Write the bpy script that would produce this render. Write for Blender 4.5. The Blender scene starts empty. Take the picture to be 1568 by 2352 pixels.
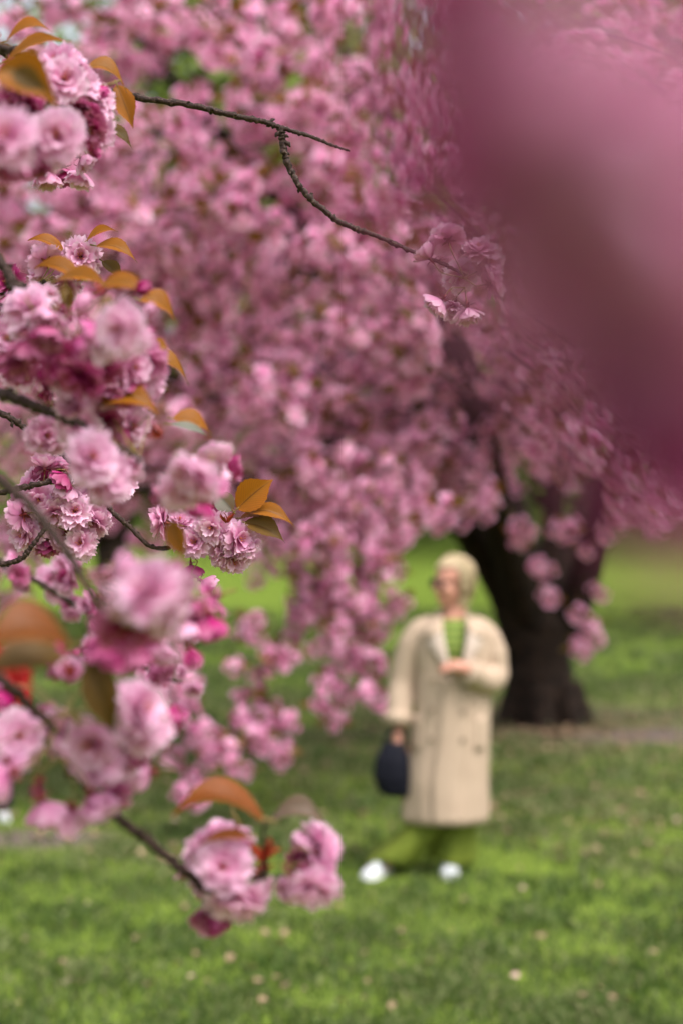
import bpy, math, random
import numpy as np
from mathutils import Vector, Matrix

# ------------------------------------------------------------------ camera
SC = bpy.context.scene
COL = SC.collection
F = 2352 * 50.0 / 36.0            # focal length in picture units (picture 1568 x 2352)
CAM = Vector((0, 0, 1.6))
PITCH = math.atan(135.0 / F)
FWD = Vector((0, math.cos(PITCH), math.sin(PITCH)))
UP = Vector((0, -math.sin(PITCH), math.cos(PITCH)))
RIGHT = Vector((1, 0, 0))
cd = bpy.data.cameras.new('camera')
cam = bpy.data.objects.new('camera', cd)
COL.objects.link(cam)
cam.location = CAM
cam.rotation_euler = (math.pi / 2 + PITCH, 0, 0)
cd.sensor_fit = 'VERTICAL'
cd.sensor_height = 36
cd.sensor_width = 24
cd.lens = 50
cd.clip_start = 0.01
cd.clip_end = 600
cd.dof.use_dof = True
cd.dof.focus_distance = 2.04
cd.dof.aperture_fstop = 2.2
cd.dof.aperture_blades = 0
SC.camera = cam

# ------------------------------------------------------------------ sky, sun, exposure
SUN_EL, SUN_AZ = math.radians(58), math.radians(140)   # azimuth from +Y (view direction): behind the camera, to the right
w = bpy.data.worlds.new('World')
SC.world = w
w.use_nodes = True
nt = w.node_tree
nt.nodes.clear()
sky = nt.nodes.new('ShaderNodeTexSky')
sky.sky_type = 'NISHITA'
sky.sun_disc = False
sky.sun_elevation = SUN_EL
sky.sun_rotation = SUN_AZ
sky.air_density = 1.0
sky.dust_density = 4.0
hs = nt.nodes.new('ShaderNodeHueSaturation')           # overcast: hardly any blue left
hs.inputs['Saturation'].default_value = 0.34
bg = nt.nodes.new('ShaderNodeBackground')
bg.inputs['Strength'].default_value = 0.15
wo = nt.nodes.new('ShaderNodeOutputWorld')
nt.links.new(sky.outputs[0], hs.inputs['Color'])
nt.links.new(hs.outputs[0], bg.inputs[0])
nt.links.new(bg.outputs[0], wo.inputs[0])
sl = bpy.data.lights.new('sun', 'SUN')
sl.energy = 1.5
sl.angle = math.radians(25)
sl.color = (1.0, 0.98, 0.96)
so = bpy.data.objects.new('sun', sl)
COL.objects.link(so)
sdir = Vector((math.sin(SUN_AZ) * math.cos(SUN_EL), math.cos(SUN_AZ) * math.cos(SUN_EL), math.sin(SUN_EL)))
so.rotation_euler = (-sdir).to_track_quat('-Z', 'Y').to_euler()
so.location = (0, 0, 30)
vs = SC.view_settings
vs.view_transform = 'Standard'
vs.look = 'None'
vs.exposure = 1.15
vs.gamma = 1
SC.render.engine = 'CYCLES'
cy = SC.cycles
cy.use_denoising = True
cy.use_adaptive_sampling = True
cy.adaptive_threshold = 0.02
cy.max_bounces = 7
cy.diffuse_bounces = 4
cy.transparent_max_bounces = 4
cy.caustics_reflective = False
cy.caustics_refractive = False

rng = np.random.default_rng(11)
R = random.Random(5)


def P(px, py, d):
    return CAM + (FWD + RIGHT * ((px - 784) / F) + UP * ((1176 - py) / F)) * d


def project(p):
    v = Vector(p) - CAM
    d = v.dot(FWD)
    return 784 + F * v.dot(RIGHT) / d, 1176 - F * v.dot(UP) / d, d


def gh(x, y):                      # height of the lawn, rising gently behind the trees
    t = np.maximum(np.asarray(y, float) - 17.0, 0)
    base = np.where(t < 30, 0.0045 * t * t, 4.05 + 0.27 * (t - 30))
    base = np.minimum(base, 16)
    return base + 0.03 * np.sin(0.9 * np.asarray(x) + 1.3) * np.sin(0.7 * np.asarray(y))


def G(px, py):
    a = P(px, py, 1.0) - CAM
    t = CAM.z / -a.z
    for _ in range(6):
        q = CAM + a * t
        t += (q.z - float(gh(q.x, q.y))) / -a.z
    return CAM + a * t


# ------------------------------------------------------------------ materials
def new_mat(name):
    m = bpy.data.materials.new(name)
    m.use_nodes = True
    n = m.node_tree
    n.nodes.clear()
    out = n.nodes.new('ShaderNodeOutputMaterial')
    return m, n, out


def node(n, t, **kw):
    x = n.nodes.new(t)
    for k, v in kw.items():
        setattr(x, k, v)
    return x


def lk(n, a, b):
    n.links.new(a, b)


def ramp(n, stops, fac):
    r = n.nodes.new('ShaderNodeValToRGB')
    e = r.color_ramp.elements
    while len(e) < len(stops):
        e.new(0.5)
    for i, (p, c) in enumerate(stops):
        e[i].position = p
        e[i].color = (c[0], c[1], c[2], 1)
    lk(n, fac, r.inputs[0])
    return r.outputs[0]


def mix(n, fac, a, b, kind='MIX'):
    m = n.nodes.new('ShaderNodeMix')
    m.data_type = 'RGBA'
    m.blend_type = kind
    for sock, v in ((m.inputs[0], fac), (m.inputs[6], a), (m.inputs[7], b)):
        if hasattr(v, 'links'):
            lk(n, v, sock)
        elif isinstance(v, (int, float)):
            sock.default_value = v
        else:
            sock.default_value = (v[0], v[1], v[2], 1)
    return m.outputs[2]


def attr(n, name):
    a = n.nodes.new('ShaderNodeAttribute')
    a.attribute_name = name
    return a.outputs['Fac']


def math_n(n, op, a, b=None, clamp=False):
    m = n.nodes.new('ShaderNodeMath')
    m.operation = op
    m.use_clamp = clamp
    for i, v in enumerate((a, b)):
        if v is None:
            continue
        if hasattr(v, 'links'):
            lk(n, v, m.inputs[i])
        else:
            m.inputs[i].default_value = v
    return m.outputs[0]


def noise(n, scale, detail=3, coord=None, rough=0.55):
    t = n.nodes.new('ShaderNodeTexNoise')
    t.inputs['Scale'].default_value = scale
    t.inputs['Detail'].default_value = detail
    t.inputs['Roughness'].default_value = rough
    if coord is not None:
        lk(n, coord, t.inputs['Vector'])
    return t.outputs['Fac']


def coords(n, which='Object'):
    return n.nodes.new('ShaderNodeTexCoord').outputs[which]


def thin(n, out, col, trans_col, fac, rough=None, bump=None):
    d = n.nodes.new('ShaderNodeBsdfPrincipled')
    d.inputs['Roughness'].default_value = 0.6 if rough is None else rough
    d.inputs['Specular IOR Level'].default_value = 0.25
    t = n.nodes.new('ShaderNodeBsdfTranslucent')
    lk(n, col, d.inputs['Base Color'])
    lk(n, trans_col, t.inputs['Color'])
    if bump is not None:
        lk(n, bump, d.inputs['Normal'])
    m = n.nodes.new('ShaderNodeMixShader')
    m.inputs[0].default_value = fac
    lk(n, d.outputs[0], m.inputs[1])
    lk(n, t.outputs[0], m.inputs[2])
    lk(n, m.outputs[0], out.inputs[0])


def petal_material(name, base, mid, tip, back, fac, spread=0.30):
    m, n, out = new_mat(name)
    oi = n.nodes.new('ShaderNodeObjectInfo').outputs['Random']
    c = ramp(n, [(0.0, base), (0.4, mid), (1.0, tip)], attr(n, 'tone'))
    geo = n.nodes.new('ShaderNodeNewGeometry')
    c = mix(n, math_n(n, 'MULTIPLY', geo.outputs['Backfacing'], 0.45), c, back)
    v = math_n(n, 'MULTIPLY', math_n(n, 'ADD', math_n(n, 'MULTIPLY', oi, 0.45), math_n(n, 'MULTIPLY', attr(n, 'var'), 0.55)), 1.0)
    h = n.nodes.new('ShaderNodeHueSaturation')
    lk(n, math_n(n, 'ADD', math_n(n, 'MULTIPLY', v, spread), 1.0 - spread * 0.55), h.inputs['Value'])
    lk(n, math_n(n, 'SUBTRACT', 1.28, math_n(n, 'MULTIPLY', v, 0.5)), h.inputs['Saturation'])
    lk(n, c, h.inputs['Color'])
    thin(n, out, h.outputs[0], h.outputs[0], fac)
    return m


M = {}
M['petal'] = petal_material('petal_pink', (0.56, 0.17, 0.34), (0.75, 0.37, 0.55), (0.85, 0.60, 0.74), (0.70, 0.28, 0.47), 0.42)
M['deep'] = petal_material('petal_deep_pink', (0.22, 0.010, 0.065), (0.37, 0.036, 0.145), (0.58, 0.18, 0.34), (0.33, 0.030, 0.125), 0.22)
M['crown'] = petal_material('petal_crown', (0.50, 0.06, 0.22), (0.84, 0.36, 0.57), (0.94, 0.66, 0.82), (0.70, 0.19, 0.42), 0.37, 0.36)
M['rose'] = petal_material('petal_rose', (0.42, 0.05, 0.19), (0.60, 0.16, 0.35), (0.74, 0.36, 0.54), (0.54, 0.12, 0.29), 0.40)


def leaf_material(name, c0, c1, under):
    m, n, out = new_mat(name)
    lu, lv = attr(n, 'tone'), attr(n, 'var')
    oi = n.nodes.new('ShaderNodeObjectInfo').outputs['Random']
    # side veins run forward from the midrib
    av = math_n(n, 'ABSOLUTE', lv)
    ph = math_n(n, 'SUBTRACT', math_n(n, 'MULTIPLY', lu, 58.0), math_n(n, 'MULTIPLY', av, 17.0))
    vein = math_n(n, 'POWER', math_n(n, 'ABSOLUTE', math_n(n, 'SINE', ph)), 9.0)
    vein = math_n(n, 'SUBTRACT', 1.0, math_n(n, 'POWER', math_n(n, 'ABSOLUTE', math_n(n, 'SINE', ph)), 0.28))
    rib = math_n(n, 'LESS_THAN', av, 0.045)
    vein = math_n(n, 'MAXIMUM', vein, rib)
    nz = noise(n, 90, 3, coords(n))
    c = mix(n, math_n(n, 'ADD', math_n(n, 'MULTIPLY', math_n(n, 'ABSOLUTE', lv), 0.45), math_n(n, 'MULTIPLY', math_n(n, 'ADD', nz, oi), 0.38)), c1, c0)
    c = mix(n, math_n(n, 'MULTIPLY', vein, 0.65), c, (0.085, 0.028, 0.010))
    geo = n.nodes.new('ShaderNodeNewGeometry')
    c2 = mix(n, geo.outputs['Backfacing'], c, mix(n, math_n(n, 'MULTIPLY', vein, 0.3), under, (0.2, 0.2, 0.15)))
    bp = n.nodes.new('ShaderNodeBump')
    bp.inputs['Strength'].default_value = 0.5
    bp.inputs['Distance'].default_value = 0.001
    lk(n, vein, bp.inputs['Height'])
    thin(n, out, c2, c, 0.42, 0.42, bp.outputs[0])
    return m


M['leaf'] = leaf_material('leaf_bronze', (0.40, 0.125, 0.007), (0.24, 0.10, 0.007), (0.22, 0.24, 0.20))
M['leaf_olive'] = leaf_material('leaf_olive', (0.15, 0.072, 0.012), (0.095, 0.062, 0.012), (0.34, 0.36, 0.30))
M['leaf_crown'] = leaf_material('leaf_crown', (0.26, 0.10, 0.018), (0.17, 0.10, 0.016), (0.18, 0.12, 0.04))
M['leaf_brown'] = leaf_material('leaf_brown', (0.27, 0.070, 0.007), (0.16, 0.05, 0.007), (0.15, 0.11, 0.08))


def plain(name, c0, c1, scale, rough=0.8, bump=0.0, bscale=None, spec=0.3, metal=0.0, detail=4):
    m, n, out = new_mat(name)
    b = n.nodes.new('ShaderNodeBsdfPrincipled')
    co = coords(n)
    nz = noise(n, scale, detail, co)
    lk(n, ramp(n, [(0.3, c0), (0.7, c1)], nz), b.inputs['Base Color'])
    b.inputs['Roughness'].default_value = rough
    b.inputs['Specular IOR Level'].default_value = spec
    b.inputs['Metallic'].default_value = metal
    if bump:
        bp = n.nodes.new('ShaderNodeBump')
        bp.inputs['Strength'].default_value = bump
        bp.inputs['Distance'].default_value = 0.01
        lk(n, noise(n, bscale or scale * 2, 6, co), bp.inputs['Height'])
        lk(n, bp.outputs[0], b.inputs['Normal'])
    lk(n, b.outputs[0], out.inputs[0])
    return m


def bark_twig():
    m, n, out = new_mat('twig_bark')
    b = n.nodes.new('ShaderNodeBsdfPrincipled')
    t = attr(n, 'tone')              # length along the twig in metres
    cm = n.nodes.new('ShaderNodeCombineXYZ')
    lk(n, math_n(n, 'MULTIPLY', t, 260.0), cm.inputs[0])
    lk(n, math_n(n, 'MULTIPLY', attr(n, 'var'), 5.0), cm.inputs[1])
    bands = noise(n, 1.0, 4, cm.outputs[0], 0.7)
    fine = noise(n, 420, 4, coords(n))
    f = math_n(n, 'ADD', math_n(n, 'MULTIPLY', bands, 0.7), math_n(n, 'MULTIPLY', fine, 0.3))
    c = ramp(n, [(0.38, (0.010, 0.005, 0.004)), (0.54, (0.040, 0.021, 0.016)), (0.68, (0.19, 0.13, 0.105))], f)
    lk(n, c, b.inputs['Base Color'])
    b.inputs['Roughness'].default_value = 0.6
    b.inputs['Specular IOR Level'].default_value = 0.15
    bp = n.nodes.new('ShaderNodeBump')
    bp.inputs['Strength'].default_value = 0.8
    bp.inputs['Distance'].default_value = 0.0015
    lk(n, f, bp.inputs['Height'])
    lk(n, bp.outputs[0], b.inputs['Normal'])
    lk(n, b.outputs[0], out.inputs[0])
    return m


M['twig'] = bark_twig()
M['stem'] = plain('flower_stem', (0.16, 0.15, 0.03), (0.22, 0.10, 0.04), 300, 0.5)
M['calyx'] = plain('calyx_red', (0.11, 0.012, 0.016), (0.20, 0.03, 0.025), 300, 0.5)
M['scale'] = plain('bud_scale_red', (0.30, 0.02, 0.010), (0.17, 0.03, 0.010), 200, 0.45)
M['stamen'] = plain('stamen', (0.55, 0.25, 0.06), (0.45, 0.07, 0.08), 900, 0.6)
M['bark'] = plain('trunk_bark', (0.006, 0.004, 0.003), (0.032, 0.019, 0.013), 9, 0.9, 1.0, 22, 0.15)
M['bark_branch'] = plain('branch_bark', (0.010, 0.006, 0.005), (0.032, 0.020, 0.016), 14, 0.85, 0.5, 30, 0.15)
M['skin'] = plain('skin', (0.46, 0.20, 0.14), (0.54, 0.26, 0.19), 12, 0.5)
M['hair'] = plain('hair_blond', (0.32, 0.23, 0.13), (0.50, 0.385, 0.24), 35, 0.5, 0.6, 80)
M['hair_dark'] = plain('hair_dark', (0.03, 0.02, 0.015), (0.06, 0.035, 0.025), 35, 0.5, 0.6, 80)
M['coat'] = plain('coat_beige', (0.37, 0.27, 0.195), (0.425, 0.315, 0.23), 7, 0.85, 0.08, 60, 0.2)
M['coat_light'] = plain('coat_lapel', (0.43, 0.34, 0.28), (0.49, 0.39, 0.325), 7, 0.8, 0.2, 60, 0.2)
M['button'] = plain('button_brown', (0.20, 0.145, 0.10), (0.26, 0.19, 0.13), 40, 0.4)
M['trousers'] = plain('trousers_green', (0.075, 0.100, 0.007), (0.135, 0.165, 0.015), 9, 0.85, 0.3, 30)
M['white'] = plain('shoe_white', (0.46, 0.47, 0.49), (0.55, 0.56, 0.58), 20, 0.5)
M['sole'] = plain('shoe_sole', (0.62, 0.62, 0.60), (0.75, 0.75, 0.73), 20, 0.6)
M['navy'] = plain('bag_navy', (0.003, 0.003, 0.006), (0.009, 0.009, 0.016), 25, 0.5, 0.3, 60, 0.12)
M['red'] = plain('jacket_red', (0.26, 0.004, 0.005), (0.34, 0.008, 0.007), 10, 0.7)
M['black'] = plain('cloth_black', (0.010, 0.010, 0.012), (0.022, 0.022, 0.026), 20, 0.8)
M['lens'] = plain('dark_lens', (0.012, 0.005, 0.004), (0.02, 0.008, 0.007), 20, 0.15)
M['lips'] = plain('lips', (0.45, 0.14, 0.12), (0.5, 0.18, 0.15), 20, 0.4)
M['dry'] = plain('dry_leaf', (0.20, 0.125, 0.07), (0.32, 0.22, 0.14), 30, 0.8)
M['fallen_petal'] = plain('fallen_petal', (0.38, 0.23, 0.20), (0.50, 0.33, 0.30), 30, 0.8)


def sweater_mat():
    m, n, out = new_mat('sweater_green')
    b = n.nodes.new('ShaderNodeBsdfPrincipled')
    s = n.nodes.new('ShaderNodeSeparateXYZ')
    lk(n, coords(n), s.inputs[0])
    st = math_n(n, 'SINE', math_n(n, 'MULTIPLY', s.outputs[2], 150.0))
    c = ramp(n, [(0.35, (0.075, 0.125, 0.014)), (0.7, (0.20, 0.25, 0.045))], math_n(n, 'ADD', math_n(n, 'MULTIPLY', st, 0.3), 0.5))
    lk(n, c, b.inputs['Base Color'])
    b.inputs['Roughness'].default_value = 0.9
    lk(n, b.outputs[0], out.inputs[0])
    return m


M['sweater'] = sweater_mat()


_a, _b = G(1520, 1690), G(90, 1925)
WORN = [(_a.x, _a.y, 1.3, .75), (_b.x, _b.y, .55, .4)]


def ground_mat(trunk_xy):
    m, n, out = new_mat('lawn_soil')
    b = n.nodes.new('ShaderNodeBsdfPrincipled')
    co = coords(n)
    fine = noise(n, 14, 5, co)
    big = noise(n, 0.55, 3, co)
    green = ramp(n, [(0.3, (0.065, 0.105, 0.012)), (0.7, (0.17, 0.23, 0.032))], fine)
    soil = ramp(n, [(0.3, (0.045, 0.032, 0.024)), (0.7, (0.115, 0.085, 0.066))], fine)  # bare soil, its colour lowered further for the shade under the crown
    s = n.nodes.new('ShaderNodeVectorMath')
    s.operation = 'DISTANCE'
    s.inputs[1].default_value = (trunk_xy[0], trunk_xy[1], 0)
    lk(n, co, s.inputs[0])
    near = math_n(n, 'SUBTRACT', 1.25, math_n(n, 'MULTIPLY', s.outputs['Value'], 0.23))
    f = math_n(n, 'ADD', near, math_n(n, 'MULTIPLY', math_n(n, 'SUBTRACT', big, 0.5), 3.0), True)
    f = math_n(n, 'MULTIPLY', f, 0.8)
    c = mix(n, f, green, soil)
    for (wx, wy, rx, ry) in WORN:                   # trodden bare earth
        sp = n.nodes.new('ShaderNodeSeparateXYZ')
        lk(n, co, sp.inputs[0])
        ex = math_n(n, 'POWER', math_n(n, 'MULTIPLY', math_n(n, 'SUBTRACT', sp.outputs[0], wx), 1 / rx), 2.0)
        ey = math_n(n, 'POWER', math_n(n, 'MULTIPLY', math_n(n, 'SUBTRACT', sp.outputs[1], wy), 1 / ry), 2.0)
        k = math_n(n, 'SUBTRACT', 1.6, math_n(n, 'ADD', math_n(n, 'ADD', ex, ey), math_n(n, 'MULTIPLY', fine, .9)), True)
        c = mix(n, k, c, ramp(n, [(0.3, (0.085, 0.062, 0.055)), (0.7, (0.165, 0.125, 0.112))], fine))
    lk(n, c, b.inputs['Base Color'])
    b.inputs['Roughness'].default_value = 0.95
    b.inputs['Specular IOR Level'].default_value = 0.1
    bp = n.nodes.new('ShaderNodeBump')
    bp.inputs['Distance'].default_value = 0.03
    lk(n, fine, bp.inputs['Height'])
    lk(n, bp.outputs[0], b.inputs['Normal'])
    lk(n, b.outputs[0], out.inputs[0])
    return m


def grass_mat():
    m, n, out = new_mat('grass_blade')
    v, t = attr(n, 'var'), attr(n, 'tone')
    c = ramp(n, [(0.0, (0.050, 0.092, 0.012)), (0.45, (0.112, 0.158, 0.042)), (0.78, (0.212, 0.245, 0.095)), (1.0, (0.34, 0.31, 0.16))], v)
    big = noise(n, 0.8, 3, coords(n))
    c = mix(n, ramp(n, [(0.4, (0, 0, 0)), (0.7, (1, 1, 1))], big), c, mix(n, 0.5, c, (0.06, 0.115, 0.025)))
    thin(n, out, c, c, 0.35, 0.5)
    return m


M['grass'] = grass_mat()


def foliage_mat():
    m, n, out = new_mat('spring_foliage')
    c = ramp(n, [(0.0, (0.10, 0.15, 0.02)), (0.5, (0.21, 0.28, 0.05)), (1.0, (0.34, 0.40, 0.12))], attr(n, 'var'))
    thin(n, out, c, c, 0.4)
    return m


M['foliage'] = foliage_mat()


# ------------------------------------------------------------------ mesh helpers
class MB:
    """collects quads / triangles with two float attributes and a material index"""

    def __init__(self):
        self.v, self.f, self.t, self.a, self.m = [], [], [], [], []

    def add(self, v, f, t=None, a=None, m=0):
        o = len(self.v)
        self.v.extend([tuple(x) for x in v])
        self.f.extend([tuple(i + o for i in q) for q in f])
        n = len(v)
        self.t.extend([0.5] * n if t is None else list(t))
        self.a.extend([0.5] * n if a is None else (list(a) if hasattr(a, '__len__') else [a] * n))
        self.m.extend([m] * len(f))

    def mesh(self, name, mats, smooth=True, offset=None):
        me = bpy.data.meshes.new(name)
        v = self.v
        if offset is not None:
            v = [(x - offset[0], y - offset[1], z - offset[2]) for x, y, z in v]
        me.from_pydata(v, [], self.f)
        for mm in (mats if isinstance(mats, (list, tuple)) else [mats]):
            me.materials.append(M[mm] if isinstance(mm, str) else mm)
        for nm, data in (('tone', self.t), ('var', self.a)):
            at = me.attributes.new(nm, 'FLOAT', 'POINT')
            at.data.foreach_set('value', np.asarray(data, np.float32))
        me.polygons.foreach_set('material_index', np.asarray(self.m, np.int32))
        if smooth:
            me.polygons.foreach_set('use_smooth', np.ones(len(self.f), bool))
        me.update()
        return me


def link(name, me, parent=None, mat=None, label=None, cat=None, group=None, kind=None):
    o = bpy.data.objects.new(name, me)
    COL.objects.link(o)
    if parent is not None:
        o.parent = parent
    if mat is not None:
        o.matrix_local = mat
    for k, v in (('label', label), ('category', cat), ('group', group), ('kind', kind)):
        if v:
            o[k] = v
    return o


def big_mesh(name, V, Fq, mats, tone, var, midx=None, smooth=True):
    """V (n,3), Fq (m,k) numpy: fast path for large meshes"""
    me = bpy.data.meshes.new(name)
    n, (m, k) = len(V), Fq.shape
    me.vertices.add(n)
    me.vertices.foreach_set('co', np.ascontiguousarray(V, np.float32).ravel())
    me.loops.add(m * k)
    me.loops.foreach_set('vertex_index', np.ascontiguousarray(Fq, np.int32).ravel())
    me.polygons.add(m)
    me.polygons.foreach_set('loop_start', np.arange(0, m * k, k, dtype=np.int32))
    for mm in mats:
        me.materials.append(M[mm])
    if midx is not None:
        me.polygons.foreach_set('material_index', np.ascontiguousarray(midx, np.int32))
    if smooth:
        me.polygons.foreach_set('use_smooth', np.ones(m, bool))
    for nm, data in (('tone', tone), ('var', var)):
        at = me.attributes.new(nm, 'FLOAT', 'POINT')
        at.data.foreach_set('value', np.ascontiguousarray(data, np.float32))
    me.update(calc_edges=True)
    me.validate()
    return me


def spline(pts, per=8):
    pts = [Vector(p) for p in pts]
    if len(pts) == 2:
        return [pts[0].lerp(pts[1], i / per) for i in range(per + 1)]
    q = [pts[0] * 2 - pts[1]] + pts + [pts[-1] * 2 - pts[-2]]
    out = []
    for i in range(1, len(q) - 2):
        p0, p1, p2, p3 = q[i - 1:i + 3]
        for k in range(per):
            t = k / per
            out.append(0.5 * ((2 * p1) + (p2 - p0) * t + (2 * p0 - 5 * p1 + 4 * p2 - p3) * t * t + (3 * p1 - p0 - 3 * p2 + p3) * t ** 3))
    out.append(pts[-1].copy())
    return out


def tube(mb, pts, rad, seg=8, bump=0.0, rnd=None, m=0, flat=None):
    """tapered tube; tone = length along it, var = angle"""
    n = len(pts)
    if not hasattr(rad, '__len__'):
        rad = [rad] * n
    if len(rad) != n:
        rad = list(np.interp(np.linspace(0, 1, n), np.linspace(0, 1, len(rad)), rad))
    v, t, a, f = [], [], [], []
    ref = None
    L = 0.0
    for i, p in enumerate(pts):
        d = (pts[min(i + 1, n - 1)] - pts[max(i - 1, 0)]).normalized()
        if ref is None:
            ref = d.orthogonal().normalized()
        ref = (ref - d * ref.dot(d)).normalized()
        b = d.cross(ref)
        if i:
            L += (p - pts[i - 1]).length
        for k in range(seg):
            an = 2 * math.pi * k / seg
            r = rad[i] * (1 + (bump * (rnd.random() * 2 - 1) if rnd else 0))
            v.append(p + ref * (math.cos(an) * r) + b * (math.sin(an) * r))
            t.append(L)
            a.append(abs(k - seg / 2) / seg * 2)
    for i in range(n - 1):
        for k in range(seg):
            k2 = (k + 1) % seg
            f.append((i * seg + k, i * seg + k2, (i + 1) * seg + k2, (i + 1) * seg + k))
    v += [pts[0], pts[-1]]
    t += [0, L]
    a += [0.5, 0.5]
    for k in range(seg):
        k2 = (k + 1) % seg
        f.append((k2, k, n * seg))
        f.append(((n - 1) * seg + k, (n - 1) * seg + k2, n * seg + 1))
    mb.add(v, f, t, a, m)


def ellipsoid(mb, c, r, rot=None, nu=16, nv=10, m=0):
    v, f = [], []
    c = Vector(c)
    for i in range(nv + 1):
        th = math.pi * i / nv
        for k in range(nu):
            ph = 2 * math.pi * k / nu
            p = Vector((r[0] * math.sin(th) * math.cos(ph), r[1] * math.sin(th) * math.sin(ph), r[2] * math.cos(th)))
            if rot:
                p = rot @ p
            v.append(c + p)
    for i in range(nv):
        for k in range(nu):
            k2 = (k + 1) % nu
            f.append((i * nu + k, (i + 1) * nu + k, (i + 1) * nu + k2, i * nu + k2))
    mb.add(v, f, m=m)


# ------------------------------------------------------------------ the ground
TRUNK = G(1245, 1662)
M['ground'] = ground_mat((TRUNK.x, TRUNK.y))
xs = np.concatenate([np.linspace(-150, -14, 18), np.linspace(-12, 12, 49), np.linspace(14, 150, 18)])
ys = np.concatenate([np.linspace(-20, 2, 8), np.linspace(3, 30, 70), np.linspace(32, 260, 40)])
XX, YY = np.meshgrid(xs, ys)
ZZ = gh(XX, YY)
nx, ny = len(xs), len(ys)
idx = np.arange(nx * ny).reshape(ny, nx)
FQ = np.stack([idx[:-1, :-1], idx[:-1, 1:], idx[1:, 1:], idx[1:, :-1]], -1).reshape(-1, 4)
gme = big_mesh('ground', np.stack([XX, YY, ZZ], -1).reshape(-1, 3), FQ, ['ground'], np.zeros(nx * ny), np.zeros(nx * ny))
link('ground', gme, kind='structure', label='lawn with worn brown soil, darkened for shade, under the cherry tree')


def grass():
    N = 330000
    # denser close by: distance drawn with falling density
    u = rng.random(N)
    y = 4.3 + 26 * u ** 1.7
    hw = 0.24 * y * 1.12 + 1.3
    x = (rng.random(N) * 2 - 1) * hw
    # thin out on the bare soil round the trunk
    dt = np.hypot(x - TRUNK.x, (y - TRUNK.y) * 1.0)
    patch = np.sin(x * 1.9 + 0.7 * np.sin(y * 1.1)) * np.sin(y * 1.37 + 1.1 * np.sin(x * 0.8)) + 0.5 * np.sin(x * 4.1 + y * 3.3)
    prob = np.clip(0.55 + 0.45 * patch, 0.12, 1.0)
    prob = np.where(dt < 5.5, prob * np.clip((dt - 1.0) / 5.0, 0.10, 1), prob)
    prob = np.where(y < 7.6, np.maximum(prob, 0.62), prob)
    for (wx, wy, rx, ry) in WORN:
        prob = np.where(((x - wx) / rx) ** 2 + ((y - wy) / ry) ** 2 < 1.1, prob * .12, prob)
    keep = rng.random(N) < prob
    x, y, patch = x[keep], y[keep], patch[keep]
    n = len(x)
    z = gh(x, y)
    clump = np.clip(0.75 + 0.4 * np.sin(x * 7.3 + y * 2.1) * np.sin(y * 6.1 - x * 1.7), 0.45, 1.3)
    h = (0.035 + 0.05 * rng.random(n)) * clump * np.clip(y / 8, 0.9, 1.7)
    wd = (0.0022 + 0.0022 * rng.random(n)) * np.clip(y / 6.0, 1, 3.5)
    an = rng.random(n) * 2 * np.pi
    lean = rng.random(n) * 0.9
    la = rng.random(n) * 2 * np.pi
    dx, dy = np.cos(an) * wd, np.sin(an) * wd
    lx, ly = np.cos(la) * lean * h, np.sin(la) * lean * h
    b0 = np.stack([x - dx, y - dy, z - 0.005], -1)
    b1 = np.stack([x + dx, y + dy, z - 0.005], -1)
    m1 = np.stack([x + dx * 0.7 + lx * 0.35, y + dy * 0.7 + ly * 0.35, z + h * 0.6], -1)
    tp = np.stack([x + lx, y + ly, z + h * (1 - 0.3 * lean)], -1)
    V = np.stack([b0, b1, m1, tp], 1).reshape(-1, 3)
    FQ = np.arange(4 * n).reshape(-1, 4)
    var = np.repeat(np.clip(rng.random(n) ** 1.2 * 0.95 + 0.04 * patch, 0, 1), 4)
    dk = np.hypot(x - TRUNK.x + .8, y - TRUNK.y + 1.5) < 6.0 + 1.5 * patch
    dryb = np.where(dk & (rng.random(n) < .25), .88, 0)
    var = np.maximum(var, np.repeat(dryb, 4))
    tone = np.tile([0, 0, 0.6, 1.0], n)
    link('grass', big_mesh('grass', V, FQ, ['grass'], tone, var), kind='stuff', label='short green lawn grass under and in front of the cherry tree')


grass()


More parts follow.
